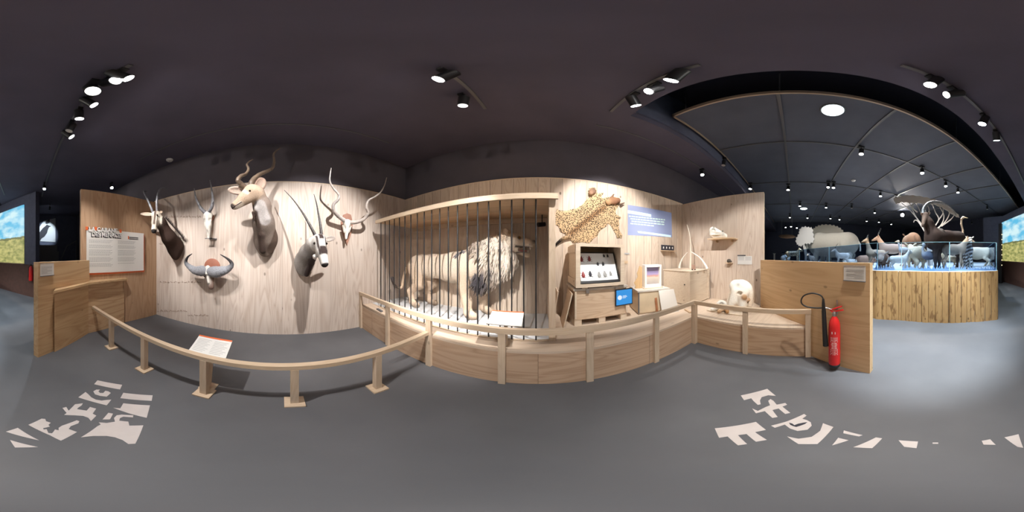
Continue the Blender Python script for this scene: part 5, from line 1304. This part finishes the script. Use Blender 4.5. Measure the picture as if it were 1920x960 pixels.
def scallop(c, pts, amp, n, seed):
    """closed outline through pts with scalloped bumps"""
    rg = random.Random(seed); P_ = catmull([Vector((x, y, 0)) for x, y in pts] + [Vector((*pts[0], 0))], n); out = []
    for i, p in enumerate(P_):
        nx = P_[(i + 1) % len(P_)] - P_[i - 1]; nn = Vector((nx.y, -nx.x, 0)); nn = nn.normalized() if nn.length > 1e-6 else Vector((0, 1, 0)); out.append((p.x + nn.x * amp * (1 if i % 2 else -1), p.y + nn.y * amp * (1 if i % 2 else -1)))
    return out[:-1]
CUT = plain('white_cutout_board', (.50, .50, .48), .6)
def cutout(t, name, pxy, d, mat=CUT, th=.03):
    """flat sawn board shape standing square to the booth, traced and set at distance d"""
    cx = sum(p[0] for p in pxy) / len(pxy); a = (cx - PX0) * pi / 960; nrm = Vector((sin(a), cos(a), 0)); o = nrm * d
    Q = []
    for x, y in pxy:
        r = Vector(ray(x, y)); kk = nrm.dot(o) / nrm.dot(r); Q.append(Vector((r.x * kk, r.y * kk, max(HZ, EYE + r.z * kk))))
    MB().prism(Q, nrm * th).build(name, mat, t, 0)
t = thing('tree_cutout', 'white cloud-shaped tree cut-out in front of the rhinoceros head', 'tree cut-out', (*at(1508, 490, 7.7)[:2], HZ))
cutout(t, 'crown', scallop(0, [(1492, 455), (1493, 446), (1498, 438), (1499, 430), (1507, 425), (1516, 426), (1523, 428), (1525, 440), (1526, 452), (1518, 457), (1510, 457), (1502, 462), (1496, 459)], 1.1, 3, 1), 7.7)
cutout(t, 'trunk', [(1504, 456), (1508, 458), (1512, 466), (1513, 480), (1512, 500), (1508, 500), (1509, 480), (1507, 468)], 7.73)
t = thing('tree_cutout', 'grey-beige cloud-shaped tree cut-out behind the back of the rhinoceros', 'tree cut-out', (*at(1555, 490, 9.2)[:2], HZ))
CUTB = plain('beige_cutout_board', (.50, .46, .38), .6)
cutout(t, 'crown', scallop(0, [(1524, 430), (1532, 424), (1545, 421), (1560, 422), (1573, 426), (1582, 434), (1584, 442), (1560, 446), (1535, 444), (1525, 440)], 1.2, 4, 2), 9.2, CUTB)
cutout(t, 'trunk', [(1550, 440), (1558, 440), (1559, 500), (1549, 500)], 9.23, CUTB)
t = thing('acacia_cutout', 'large flat-topped acacia cut-out with many branches behind the sable antelope', 'tree cut-out', (*at(1745, 480, 5.6)[:2], HZ))
AC = plain('pale_acacia_board', (.42, .39, .35), .6)
cutout(t, 'crown', scallop(0, [(1675, 372), (1688, 368), (1705, 366), (1725, 368), (1745, 372), (1765, 378), (1782, 388), (1797, 403), (1797, 408), (1783, 400), (1765, 388), (1745, 382), (1722, 381), (1705, 380), (1690, 379), (1680, 382)], .7, 3, 3), 5.6, AC)
brs = [[(1742, 460), (1738, 440), (1727, 420), (1708, 396), (1690, 380)], [(1738, 440), (1722, 416), (1715, 413), (1713, 417)], [(1727, 420), (1716, 404), (1705, 380)], [(1738, 440), (1735, 420), (1727, 400), (1718, 380)], [(1742, 455), (1748, 425), (1738, 402), (1730, 381)], [(1748, 430), (1760, 412), (1754, 398), (1748, 382)], [(1745, 440), (1763, 424), (1770, 405), (1762, 388)], [(1755, 430), (1772, 416), (1780, 400), (1775, 392)], [(1765, 424), (1782, 412), (1790, 402)], [(1720, 398), (1712, 390), (1712, 380)], [(1760, 412), (1768, 400), (1768, 389)], [(1733, 412), (1742, 396), (1738, 382)]]
for br_ in brs:
    pts_ = catmull([Vector((x, y, 0)) for x, y in br_], 4); N_ = len(pts_); up_, dn_ = [], []
    for i, p_ in enumerate(pts_):
        tt = pts_[min(i + 1, N_ - 1)] - pts_[max(i - 1, 0)]; nn = Vector((-tt.y, tt.x, 0)).normalized(); w_ = 1.2 - .7 * i / N_; up_.append((p_.x + nn.x * w_, p_.y + nn.y * w_)); dn_.append((p_.x - nn.x * w_, p_.y - nn.y * w_))
    cutout(t, 'branch', up_ + dn_[::-1], 5.62, AC, .022)
cutout(t, 'trunk', [(1738, 440), (1746, 440), (1750, 520), (1738, 520)], 5.61, AC)

# sable antelope, the dark giant of the group
t = thing('sable_antelope', 'dark brown sable antelope with huge back-curved horns standing at the front of the hall podium', 'antelope', (*at(1760, 507, 4.0)[:2], HZ))
D = lambda x, y, d: Vector(at(x, y, d))
SHORN = plain('ringed_grey_horn', (.17, .175, .18), .45, bump=.5, bscale=50, var=.4, vscale=14)
b = Body(.08); SB_ = (.055, .033, .026)
b.limb(D(1752, 450, 3.95), .25, D(1775, 449, 4.35), .235, SB_); b.limb(D(1775, 449, 4.35), .235, D(1796, 449, 4.75), .245, SB_)
b.limb(D(1748, 440, 3.95), .19, D(1741, 420, 3.95), .125, SB_); b.limb(D(1741, 420, 3.95), .125, D(1735, 404, 3.95), .085, SB_)
b.limb(D(1735, 405, 3.95), .085, D(1731, 423, 3.72), .045, (.12, .08, .06), .03); b.egg(D(1762, 434, 4.05), (.12, .12, .08), (.30, .25, .22), None, .04)
for x_, y_, d_, in ((1754, 462, 3.85), (1761, 462, 3.95)):
    g = D(x_, 505, d_); g.z = HZ; k_ = g + Vector((0, 0, .36)); b.chain([(D(x_, y_, d_), .11), (k_ + Vector((0, 0, .10)), .062), (k_ - Vector((0, 0, .05)), .045), (g + Vector((0, 0, .07)), .035), (g + Vector((0, 0, .035)), .04)], SB_, .03)
for x_, y_, d_ in ((1795, 460, 4.72), (1803, 460, 4.85)):
    g = D(x_, 500, d_); g.z = HZ; hk = g + Vector((.06, -.12, .42)); b.chain([(D(x_, y_, d_), .15), (g + Vector((-.02, .05, .62)), .085), (hk, .05), (g + Vector((0, 0, .07)), .036), (g + Vector((0, 0, .035)), .04)], SB_, .03)
b.mesh(.022).build('body', FUR, t)
for o_ in (0, 1):
    dd = .0 if o_ == 0 else .14
    horn(MB(), [D(1731 + 3 * o_, 401, 3.93 + dd), D(1732 + 2 * o_, 391, 3.98 + dd), D(1740, 381 + 2 * o_, 4.05 + dd), D(1753, 378 + 2 * o_, 4.15 + dd), D(1770, 381 + 2 * o_, 4.3 + dd), D(1785, 391 + 2 * o_, 4.45 + dd), D(1793, 402 + 2 * o_, 4.55 + dd)], .046, .010, 8, 34, .16).build('horn', SHORN, t)
ear(t, D(1738, 404, 3.97), D(1744, 398, 4.0), .04, (.15, .09, .06), (.3, .22, .18), TOWARD(D(1738, 404, 3.97))); ear(t, D(1732, 404, 3.9), D(1727, 400, 3.88), .04, (.15, .09, .06), (.3, .22, .18), TOWARD(D(1732, 404, 3.9)))
MB().tube(catmull([D(1805, 447, 4.95), D(1809, 455, 5.0), D(1809, 475, 5.0)], 4), [.03] * 5 + [.02] * 4, 8).build('tail', plain('sable_tail', SB_, .9), t)

# the smaller animals, front to back
HN = lambda z, o, s=.05: ([(0, .03, .05), (-.02, s, z * .5), (-o, s + .02, z)], .016)
quadruped('gerenuk', 'slim upright long-necked tan antelope behind the corner of the hall glass', 'antelope', 1643, 4.4, 20, .50, .50, .10, .022, TAN, (.7, .6, .5), neck=(.33, 76), hl=.14, hr=.04, h=.012, horns=HN(.16, .05, .03))
quadruped('warthog', 'dark brown round-bodied warthog with pale face at the left front of the hall podium', 'warthog', 1657, 4.5, 78, .52, .40, .15, .03, (.13, .075, .055), neck=(.10, 10), hl=.22, hr=.09, headc=(.36, .27, .21), h=.013, horns=([(.18, .07, -.08), (.22, .10, -.05), (.2, .10, .0)], .012, BONEW))
quadruped('impala', 'reddish tan antelope standing side-on behind the warthog', 'antelope', 1674, 5.2, 0, .80, .72, .15, .025, (.50, .30, .20), PALE, neck=(.34, 60), hl=.2, hr=.055, h=.017, horns=HN(.3, .1, .08))
quadruped('springbok', 'white and tan springing gazelle low at the front of the hall podium', 'gazelle', 1685, 4.1, 185, .44, .34, .085, .018, (.74, .66, .55), (.8, .77, .72), neck=(.20, 55), hl=.12, hr=.038, h=.010)
quadruped('gnu', 'brown shaggy gnu seen from behind with a bright rim of light in the hall', 'antelope', 1708, 5.9, -80, 1.2, 1.14, .27, .05, (.17, .10, .065), neck=(.35, 20), hl=.35, hr=.1, h=.025, paint=None)
quadruped('lioness', 'sandy coloured bulky animal seen from behind at the middle front of the hall podium', 'lion', 1717, 4.45, -70, .80, .60, .17, .045, (.56, .43, .28), (.66, .56, .42), neck=(.20, 30), hl=.2, hr=.09, h=.016)
quadruped('kudu_calf', 'tan young antelope with long legs standing under the sable antelope', 'antelope', 1787, 4.0, 180, .56, .62, .12, .020, (.52, .36, .24), PALE, neck=(.26, 55), hl=.17, hr=.045, h=.013)
quadruped('fox', 'small tan fox standing far under the legs of the tan young antelope', 'fox', 1781, 4.9, 10, .42, .34, .07, .018, (.60, .44, .28), PALE, neck=(.10, 40), hl=.12, hr=.045, h=.010)
quadruped('zebra_foal', 'dark striped foal beside the hind legs of the sable antelope', 'zebra', 1814, 4.35, 100, .55, .60, .11, .022, (.6, .56, .52), neck=(.25, 60), hl=.2, hr=.05, h=.011, paint=lambda V, c: np.where((np.sin(75 * V[:, 2] + 30 * V[:, 0]) > .1)[:, None], c, c * .12))
quadruped('eland_calf', 'broad cream coloured animal near the right end of the hall glass', 'antelope', 1832, 5.2, 0, .85, .62, .19, .035, (.70, .58, .42), neck=(.22, 25), hl=.24, hr=.08, h=.018)
quadruped('bushpig', 'reddish brown bush pig lying low left of the hall glass corner', 'pig', 1624, 6.0, 180, .55, .36, .16, .03, (.36, .20, .13), neck=(.08, 0), hl=.2, hr=.09, h=.016)
quadruped('cheetah', 'pale spotted cheetah standing far left behind the hall glass', 'cheetah', 1486, 9.9, 170, .85, .62, .14, .035, (.66, .54, .38), PALE, neck=(.2, 55), hl=.17, hr=.085, h=.022, paint=lambda V, c: np.where((np.sin(60 * V[:, 2]) * np.sin(60 * V[:, 0]) * np.sin(55 * V[:, 1]) > .25)[:, None], c * .15, c))
quadruped('goat', 'small white goat between the legs and trees left of the rhinoceros', 'goat', 1521, 7.3, 60, .40, .34, .085, .02, (.74, .71, .66), neck=(.15, 55), hl=.12, hr=.04, h=.013, horns=HN(.12, .06, .04))
quadruped('white_oryx', 'white long-legged young oryx standing before the hind leg of the rhinoceros', 'antelope', 1580, 5.6, 10, .46, .44, .09, .02, (.78, .72, .66), neck=(.18, 60), hl=.14, hr=.04, h=.013, horns=HN(.22, .1, .03))

def bird(name, label, px, d, face, bz, bl, br, col, neckpts, nr, nc, hr, beak, legz, lr=.012, hc=None, bird_cat='bird'):
    az = (px - PX0) * pi / 960; base = Vector((d * sin(az), d * cos(az), HZ)); lf = Vector((-cos(az), sin(az), 0)); tc = Vector((-sin(az), -cos(az), 0)); f = radians(face); fx = lf * cos(f) + tc * sin(f); sy = Vector((-fx.y, fx.x, 0))
    T = lambda x, y, z: base + fx * x + sy * y + Vector((0, 0, z)); R = Matrix((fx, sy, Vector((0, 0, 1)))).transposed()
    t = thing(name, label, bird_cat, base); b = Body(.04); b.egg(T(0, 0, bz), (bl, br, br), col, R); b.limb(T(-bl * .6, 0, bz - br * .1), br * .7, T(-bl * 1.35, 0, bz - br * .6), br * .2, tuple(c_ * .6 for c_ in col))
    P_ = [T(bl * .75, 0, bz + br * .4)] + [T(x, 0, z) for x, z in neckpts]
    for i in range(len(P_) - 1): b.limb(P_[i], nr * (1.6 if i == 0 else 1), P_[i + 1], nr, nc, .025)
    b.egg(P_[-1], (hr * 1.2, hr, hr), hc or nc, R, .01); b.mesh(max(.009, nr * .4)).build('body', FUR, t)
    MB().tube([P_[-1] + fx * hr * .9, P_[-1] + fx * (hr + beak) - Vector((0, 0, beak * .15))], [hr * .5, hr * .1], 8).build('beak', plain('beak_%s' % name, (.45, .36, .22), .5), t)
    for s in (-1, 1): MB().tube([T(0, s * br * .45, bz - br * .7), T(-.02, s * br * .45, legz * .5 if legz else bz * .45), T(0, s * br * .45, .02), T(.06, s * br * .45, .012)], lr, 7).build('leg', plain('leg_%s' % name, (.3, .22, .18), .6), t)
    return t
bird('ostrich', 'tall ostrich with a bare pale hooked neck rising behind the sable antelope', 1790, 5.9, 180, .95, .38, .27, (.10, .09, .09), [(.30, 1.25), (.24, 1.50), (.25, 1.70), (.31, 1.75)], .035, (.62, .46, .33), .05, .12, .5, .025)
bird('marabou_stork', 'dark grey stork with a white domed head left of the sable antelope legs', 1741, 3.95, 20, .34, .17, .11, (.16, .16, .19), [(.15, .50), (.12, .60)], .03, (.70, .62, .55), .045, .14, .2, .010, (.82, .80, .76))
bird('secretary_bird', 'slender grey long-legged bird between the warthog and the sandy bulky animal', 1694, 4.6, 10, .50, .14, .085, (.45, .43, .42), [(.13, .66), (.15, .74)], .022, (.55, .5, .46), .034, .06, .3, .009)

# white grass and reed cut-outs, boulders, boxes
def grass(label, px, d, w_, n, seed, hmax=.16):
    rg = random.Random(seed); az = (px - PX0) * pi / 960; base = Vector((d * sin(az), d * cos(az), HZ)); rt = Vector((cos(az), -sin(az), 0)); nn = Vector((sin(az), cos(az), 0)); poly = [base - rt * w_ / 2]
    for i in range(n):
        x = -w_ / 2 + w_ * (i + .5) / n; hh = hmax * rg.uniform(.4, 1); lean = rg.uniform(-.06, .06); poly += [base + rt * (x - w_ / n * .4) + Vector((0, 0, .03)), base + rt * (x + lean) + Vector((0, 0, hh)), base + rt * (x + w_ / n * .4) + Vector((0, 0, .03))]
    poly.append(base + rt * w_ / 2); m = MB().prism(poly, nn * .015); o = m.build('grass_cutout', WGR, None, 0, loc=base); tag(o, label, 'grass cut-out', 'white grass cut-outs on the hall podium')
WGR = plain('white_grass_board', (.72, .80, .84), .6)
for i, (px, d, w_, n) in enumerate(((1653, 3.85, .34, 7), (1668, 3.8, .24, 5), (1705, 3.72, .36, 8), (1728, 3.65, .42, 8), (1745, 3.6, .22, 5), (1770, 3.75, .40, 8), (1798, 3.75, .34, 7), (1832, 3.75, .40, 9), (1855, 3.8, .36, 8), (1546, 6.1, .5, 5), (1600, 5.0, .4, 6))):
    grass('spiky white grass cut-out on the hall podium, %s from the left' % ORD_[[9, 10, 0, 1, 2, 3, 4, 5, 6, 7, 8].index(i)], px, d, w_, n, i)
def boulder(label, px, d, r, col, seed):
    az = (px - PX0) * pi / 960; c = Vector((d * sin(az), d * cos(az), HZ + r[2] * .75)); o = Body(.05).egg(c, r, col).egg(c + Vector((r[0] * .4, 0, r[2] * .1)), (r[0] * .7, r[1] * .8, r[2] * .7), col).mesh(.03, lambda Q: .012 * np.sin(19 * Q[..., 0] + seed) * np.sin(23 * Q[..., 1]) * np.sin(17 * Q[..., 2])).build('boulder', FUR, None, 35, loc=(c.x, c.y, HZ)); tag(o, label, 'boulder')
boulder('grey-green boulder between the foal and the broad cream animal', 1817, 4.8, (.12, .16, .16), (.45, .47, .40), 1); boulder('low pale boulder at the feet of the rhinoceros', 1597, 6.3, (.3, .35, .12), (.60, .57, .52), 2)
q = at(1474, 490, 11.2); t = thing('white_block', 'white rounded block at the far left end of the hall glass', 'block', (q[0], q[1], HZ)); Body(.06).egg((q[0], q[1], HZ + .22), (.24, .28, .21), (.75, .73, .70)).egg((q[0], q[1] + .2, HZ + .18), (.2, .2, .18), (.7, .68, .65)).mesh(.03).build('block', FUR, t)

# far end of the hall: post beside the screen, brown beam, pale column
q = at(1876, 480, 9.0); t = thing('dark_post', 'dark post with small yellow lights between the podium and the screen', 'post', (q[0], q[1], 0))
MB().box(q[0] - .09, q[0] + .09, q[1] - .09, q[1] + .09, 0, 3.3).build('shaft', BLACK, t); m = MB()
for k in range(7): m.ell((q[0] - .10, q[1] + .08, 1.0 + .28 * k), .022, None, 8, 6)
m.build_each('light_bead', glow('yellow_beads', (1, .8, .4), 1.5), t)
a = at(1460, 443, 12.5); c = at(1492, 444, 11.5); t = thing('dugout_canoe', 'long brown carved wooden boat hanging in the dark at the far left of the hall', 'boat', a)
MB().tube([a, Vector(a).lerp(Vector(c), .15), Vector(a).lerp(Vector(c), .5), Vector(a).lerp(Vector(c), .85), c], [.02, .12, .16, .12, .02], 12).build('hull', plain('canoe_wood', (.26, .15, .09), .7, var=.2), t)
for f_ in (.2, .8):
    v = Vector(a).lerp(Vector(c), f_); MB().tube([v, Vector((v.x, v.y, 5.19))], .008, 6).build('cable', STEEL, t)
for px, y0_, lb in ((1452, 474, 'pale slim column at the far left of the hall beside the glass'),):
    q = at(px, 490, 12.5); t = thing('pale_column', lb, 'column', (q[0], q[1], 0)); MB().box(q[0] - .06, q[0] + .06, q[1] - .06, q[1] + .06, 0, 1.66).build('shaft', WHITE, t); MB().box(q[0] - .1, q[0] + .1, q[1] - .1, q[1] + .1, 1.66, 1.7).build('cap', WHITE, t)
# ================================================================== LIGHTING
ORD = ['first', 'second', 'third', 'fourth', 'fifth', 'sixth', 'seventh', 'eighth', 'ninth', 'tenth', 'eleventh', 'twelfth', 'thirteenth', 'fourteenth', 'fifteenth', 'sixteenth', 'seventeenth', 'eighteenth', 'nineteenth', 'twentieth', 'twenty-first', 'twenty-second', 'twenty-third', 'twenty-fourth', 'twenty-fifth', 'twenty-sixth', 'twenty-seventh', 'twenty-eighth']
WARM, NEUT, COOL = (1, .92, .82), (1, .955, .92), (.80, .92, 1)
def spot(pos, target, label, group=None, power=0, ang=40, col=NEUT, size=1.0, lit=True, ztrack=None, blend=.6, lens=12):
    pos = Vector(pos); target = Vector(target); d = (target - pos).normalized()
    t = thing('track_spotlight', label, 'spotlight', pos, group)
    r = .048 * size; L = .15 * size; back = pos - d * L * .55; front = pos + d * L * .45
    MB().tube([back, back + d * .012 * size, front - d * .01 * size, front], [r * .8, r, r, r * 1.06], 18).build('body', BLACK, t)
    if lit:
        MB().tube([front + d * .001, front + d * .004], r * .9, 18).build('lens', glow('lamp_%d' % len(bpy.data.materials), col, lens), t, 0)
    else:
        MB().tube([front + d * .001, front + d * .004], r * .9, 18).build('lens', LENSD, t, 0)
    if ztrack:
        top = Vector((pos.x, pos.y, ztrack))
        MB().tube([pos, Vector((pos.x, pos.y, ztrack - .03))], .012 * size, 8).build('stem', BLACK, t)
        MB().box(pos.x - .025 * size, pos.x + .025 * size, pos.y - .06 * size, pos.y + .06 * size, ztrack - .04, ztrack).build('track_adapter', BLACK, t)
    if power:
        la = bpy.data.lights.new('spot_light', 'SPOT'); la.energy = power; la.color = col; la.spot_size = radians(ang); la.spot_blend = blend; la.shadow_soft_size = .03
        o = bpy.data.objects.new('spot_light', la); COL.objects.link(o); o.parent = t
        o.location = d * (L * .45 + .02); o.rotation_euler = d.to_track_quat('-Z', 'Y').to_euler()
    return t
ZT = 3.87; ZL = 3.72
def track(name, label, a, b, z=3.87, w=.035, h=.03):
    t = MB().beam((a[0], a[1], z + h / 2), (b[0], b[1], z + h / 2), w, h).build(name, GREYM, None, loc=(a[0], a[1], z)); return tag(t, label, 'light track')
track('lighting_track', 'ceiling lighting track running over the low barrier', (-.6, -6.2), (-.6, -.80))
track('lighting_track', 'short ceiling lighting track in front of the lion cage', (-.6, .86), (-.6, 1.78))
track('lighting_track', 'ceiling lighting track towards the open hall above the extinguisher', (.80, -6.0), (.80, -.62))
track('lighting_track', 'short ceiling lighting track in front of the crates', (.84, .55), (.84, 1.75))
track('ceiling_line', 'thin straight ceiling profile parallel to the plywood wall with the mounted heads', (-2.28, -2.7), (-2.28, 1.75), 3.885, .015, .015)
track('ceiling_line', 'thin straight ceiling profile parallel to the board wall behind the crates', (.8, 2.16), (9, 2.16), 3.885, .015, .015)
def TP(px, py, X, z=None):
    q = onX(px, py, X); return (q[0], q[1], z if z else min(q[2], 3.78))
def YZ(px, X, z=ZL): 
    a = (px - PX0) * pi / 960; return (X, X / tan(a), z)
wl = lambda px, py: onX(px, py, -2.8)
PW = 1.15
spot(YZ(224, -.6), wl(482, 440), 'lit track spotlight nearest the camera on the left track', power=140, ang=50, ztrack=ZT, size=1.25, blend=.8)
spot(YZ(205, -.6, 3.73), (-1.35, 2.35, 1.15), 'angled lit track spotlight second from the near end of the left track', power=1000, ang=33, ztrack=ZT, size=1.2, blend=.5)
spot((-.52, -1.22, 3.66), (-.3, .1, 0), 'large downward cylinder spotlight beside the left track', power=170, ang=85, ztrack=ZT, size=1.5, lens=3, blend=1)
spot(YZ(166, -.6), wl(388, 480), 'lit track spotlight third along the left track behind the large cylinder', power=115, ang=44, ztrack=ZT, size=1.2, blend=.8)
spot(YZ(148, -.6), (-1.1, -2.75, 1.0), 'narrow lit spotlight fourth along the left track', power=90, ang=60, ztrack=ZT, size=1.2, blend=.8)
spot(YZ(133, -.6), (.5, -3, 0), 'unlit spotlight fifth along the left track', lit=False, ztrack=ZT, size=1.2)
spot(YZ(127, -.6, 3.70), wl(322, 480), 'bright spotlight at the far end of the cluster on the left track', power=170, ang=40, ztrack=ZT, size=1.2, lens=20, blend=.8)
spot((-.55, -4.9, 3.7), (-.2, -3.2, 0), 'small lit spotlight far along the left track', power=70, ang=60, col=COOL, ztrack=ZT, lens=20)
spot((-2.45, -4.25, 3.72), (-2.2, -2.9, 1.8), 'small lit spotlight above the tall plywood wall with the title board', power=0, ztrack=ZT, lens=20)
spot((-1.05, -7.2, 3.7), (-1.1, -9.2, 2.8), 'small spotlight lighting the bird picture in the far corner', power=130, ang=40, col=COOL, ztrack=ZT)
spot(YZ(836, -.6), wl(590, 500), 'bright spotlight at the left end of the short track before the cage', power=230, ang=72, ztrack=ZT, size=1.25, blend=.8)
spot((-.70, 1.42, 3.70), (-1.3, 2.1, .9), 'pale spotlight at the right end of the short track before the cage', power=45, ang=52, ztrack=ZT, size=1.2, lens=1.0)
spot((.84, .74, 3.74), (1.25, 2.68, 1.75), 'wide lit spotlight nearest the camera on the crate track', power=170 * PW, ang=62, ztrack=ZT, size=1.35)
spot((.88, 1.02, 3.70), (-.9, 2.3, .9), 'middle of the three lit spotlights on the crate track', power=220, ang=42, ztrack=ZT, size=1.1)
spot((.86, 1.30, 3.68), (2.9, 2.4, 1.0), 'round lit spotlight at the far end of the crate track', power=120 * PW, ang=50, ztrack=ZT, size=1.2)
spot((3.4, 2.16, 3.74), (2.75, 1.2, .6), 'single lit spotlight on the thin ceiling profile beyond the right plywood wall', power=60, ang=50, ztrack=3.885)
spot(YZ(1751, .8), (1.75, -.5, 1.0), 'first lit spotlight on the hall-side track, nearest the camera', power=130, ang=70, col=WARM, ztrack=ZT, size=1.2)
spot(YZ(1789, .8), (3.2, 1.0, 1.6), 'second lit spotlight on the hall-side track', power=200, ang=34, col=NEUT, ztrack=ZT, size=1.2)
spot(YZ(1845, .8), (2.1, -2.0, .0), 'third and brightest spotlight on the hall-side track', power=520, ang=60, col=COOL, ztrack=ZT, size=1.2, lens=22)
spot(YZ(1868, .8), (1.2, -4.6, 0), 'fourth lit spotlight on the hall-side track, farthest from the camera', power=180, ang=60, col=COOL, ztrack=ZT, size=1.2, lens=3)

# hall raft: hanging grid of tracks, downlight, detectors, small spotlights
RZ = 4.30
for i, y in enumerate((.18, -1.3, -2.75, -4.2, -5.7, -7.2)):
    track('grid_track', '%s long track of the hall ceiling grid counted from the board wall' % ORD[i], (1.8, y), (13.3, y), RZ - .03, .045)
for i, x in enumerate((3.3, 5.7, 8.4, 11.2)):
    track('grid_track', '%s cross track of the hall ceiling grid counted from the booth' % ORD[i], (x, 1.62), (x, -10.7), RZ - .031, .03)
TRIM = plain('raft_edge_trim', (.42, .33, .25), .5, .2)
m = MB(); m.box(1.77, 1.80, -10.7, 1.65, 4.275, 4.36); m.box(1.77, 13.3, 1.62, 1.65, 4.275, 4.36); m.build('trim_4', TRIM)['kind'] = 'structure'
for i, (x, y) in enumerate(((1.785, 1.4), (1.785, .16), (1.785, -2.75), (1.785, -5.6))):
    t = MB().tube([(x, y, 4.36), (x, y, 5.2)], .008, 8).build('suspension_rod', STEEL, None, loc=(x, y, 4.36)); tag(t, '%s thin steel rod holding the edge of the hall ceiling raft' % ORD[i], 'rod')
q = onZ(1561.5, 206, 4.29)
t = thing('round_downlight', 'large round white downlight in the hall ceiling raft', 'ceiling light', q)
MB().lathe((q[0], q[1], 4.27), [(.17, 0), (.18, .01), (.18, .03)], 32).build('rim', GREYM, t); MB().lathe((q[0], q[1], 4.262), [(.145, 0), (.155, .008)], 32).build('diffuser', glow('downlight_diffuser', lin(215, 245, 250), 5), t, 0)
for px, py, z, lb in ((1600, 338, 4.28, 'white smoke detector on the hall ceiling raft above the display'), (318, 299.5, 3.89, 'white smoke detector on the ceiling above the mounted heads')):
    q = onZ(px, py, z); t = thing('smoke_detector', lb, 'smoke detector', q)
    MB().lathe(q, [(.02, -.05), (.05, -.045), (.06, -.03), (.075, -.02), (.08, 0)], 24).build('housing', PLASTIC, t)
    MB().lathe((q[0], q[1], q[2] - .055), [(.012, 0), (.02, .008)], 12).build('sensor_cap', GREYINK, t)
HS = [(1357, 306, 1, 0), (1407, 351, 1, 1), (1478, 353, 1, 1), (1481, 406, 1, 1), (1500, 384, 1, 1), (1514, 407, 1, 1), (1549, 387, 1, 1), (1553, 348, 1, 1), (1557, 408, 1, 1), (1563, 349, 1, 1), (1574, 410, 1, 1), (1597, 388, 1, 0), (1615, 285, 1, .3), (1625, 413, 1, 1), (1640, 397, 1, 1), (1648, 415, 1, 1), (1651, 365, 1, 1), (1671, 419, 1, 1), (1680, 373, 1, .4), (1692, 403, 1, 5), (1729, 321, 1, 2), (1773, 346, 1, 1), (1796, 358, 1, 1), (1822, 418, 1, 0), (1851, 390, 1, 0)]
for i, (px, py, s, b) in enumerate(HS):
    z = 4.08; q = onZ(px, py, z)
    tgt = (q[0] - .5, q[1] + .3, 0) if b < 5 else (1.2, -1.0, 1.5)
    spot(q, tgt, 'small hanging spotlight of the hall ceiling grid, %s from the left' % ORD[i], 'spotlights of the hall ceiling grid', lit=b > 0, lens=12 * b if b else 1, ztrack=4.27, size=1.15 if b < 5 else 2.4, col=(1, .98, .95))  # brightest lamp is built oversized: its glare is put into body and lens size
for i, (px, py) in enumerate(((1473, 425), (1483, 423.5), (1494, 426))):
    q = at(px, py, 14.5); spot(q, (q[0] - 1.5, q[1], 0), '%s of three tiny spotlights above the far left of the hall' % ORD[i], 'far hall spotlights', lens=16, ztrack=5.2, size=1.3)
q = onZ(1507, 391, 4.285); t = thing('round_downlight', 'small flat round downlight in the far hall ceiling raft', 'ceiling light', q)
MB().lathe((q[0], q[1], 4.27), [(.19, 0), (.2, .02)], 24).build('diffuser', glow('downlight_small', lin(215, 245, 250), 6), t, 0); MB().lathe((q[0], q[1], 4.275), [(.22, 0), (.22, .02)], 24).build('rim', GREYM, t)
q = onZ(1684, 426, 4.0); 
def lamp(pos, tgt, p, ang, col, blend=.7, soft=.08):
    la = bpy.data.lights.new('hall_lamp', 'SPOT'); la.energy = p; la.color = col; la.spot_size = radians(ang); la.spot_blend = blend; la.shadow_soft_size = soft
    o = bpy.data.objects.new('hall_lamp', la); COL.objects.link(o); o.location = pos; o.rotation_euler = (Vector(tgt) - Vector(pos)).to_track_quat('-Z', 'Y').to_euler()
for px, py, tgt, p, col in ((1615, 285, (3.6, -2.6, 1.3), 170, COOL), (1729, 321, (2.9, -3.6, 1.2), 200, NEUT), (1478, 353, (6.5, -1.5, 1.5), 90, NEUT), (1553, 348, (7.0, -1.8, 1.5), 70, NEUT), (1796, 358, (3.2, -5, 1.2), 200, COOL), (1651, 365, (5, -3.5, 1.2), 260, COOL), (1692, 403, (3.8, -3.9, 2.0), 260, WARM), (1514, 407, (9.5, 0, 1.3), 300, COOL)):
    q = onZ(px, py, 3.98); lamp(q, tgt, p * 1.0, 100, col)
lamp((2.17, -.52, 4.25), (2.6, -1.1, 0), 110, 130, COOL, .9, .13)

w = bpy.data.worlds.new('dim_room_air'); SC.world = w; w.use_nodes = True
w.node_tree.nodes['Background'].inputs[0].default_value = (.02, .02, .03, 1); w.node_tree.nodes['Background'].inputs[1].default_value = .3

# ------------------------------------------------------------------ camera and view
cam = bpy.data.cameras.new('camera'); co = bpy.data.objects.new('camera', cam); COL.objects.link(co); SC.camera = co
SC.render.engine = 'CYCLES'
cam.type = 'PANO'
try: cam.panorama_type = 'EQUIRECTANGULAR'
except Exception: pass
try: cam.cycles.panorama_type = 'EQUIRECTANGULAR'
except Exception: pass
cam.clip_start = .02; cam.clip_end = 200
co.location = (0, 0, EYE); co.rotation_euler = (pi / 2, 0, (PX0 - 960) * pi / 960)
vs = SC.view_settings
SC.display_settings.display_device = 'sRGB'
vs.view_transform = 'Standard'; vs.look = 'None'; vs.exposure = 1.35; vs.gamma = 1.0; vs.use_curve_mapping = False
cy = SC.cycles
cy.use_denoising = True; cy.max_bounces = 7; cy.diffuse_bounces = 4; cy.glossy_bounces = 2; cy.transmission_bounces = 4; cy.transparent_max_bounces = 12
cy.caustics_reflective = False; cy.caustics_refractive = False; cy.sample_clamp_indirect = 4.0; cy.use_light_tree = True
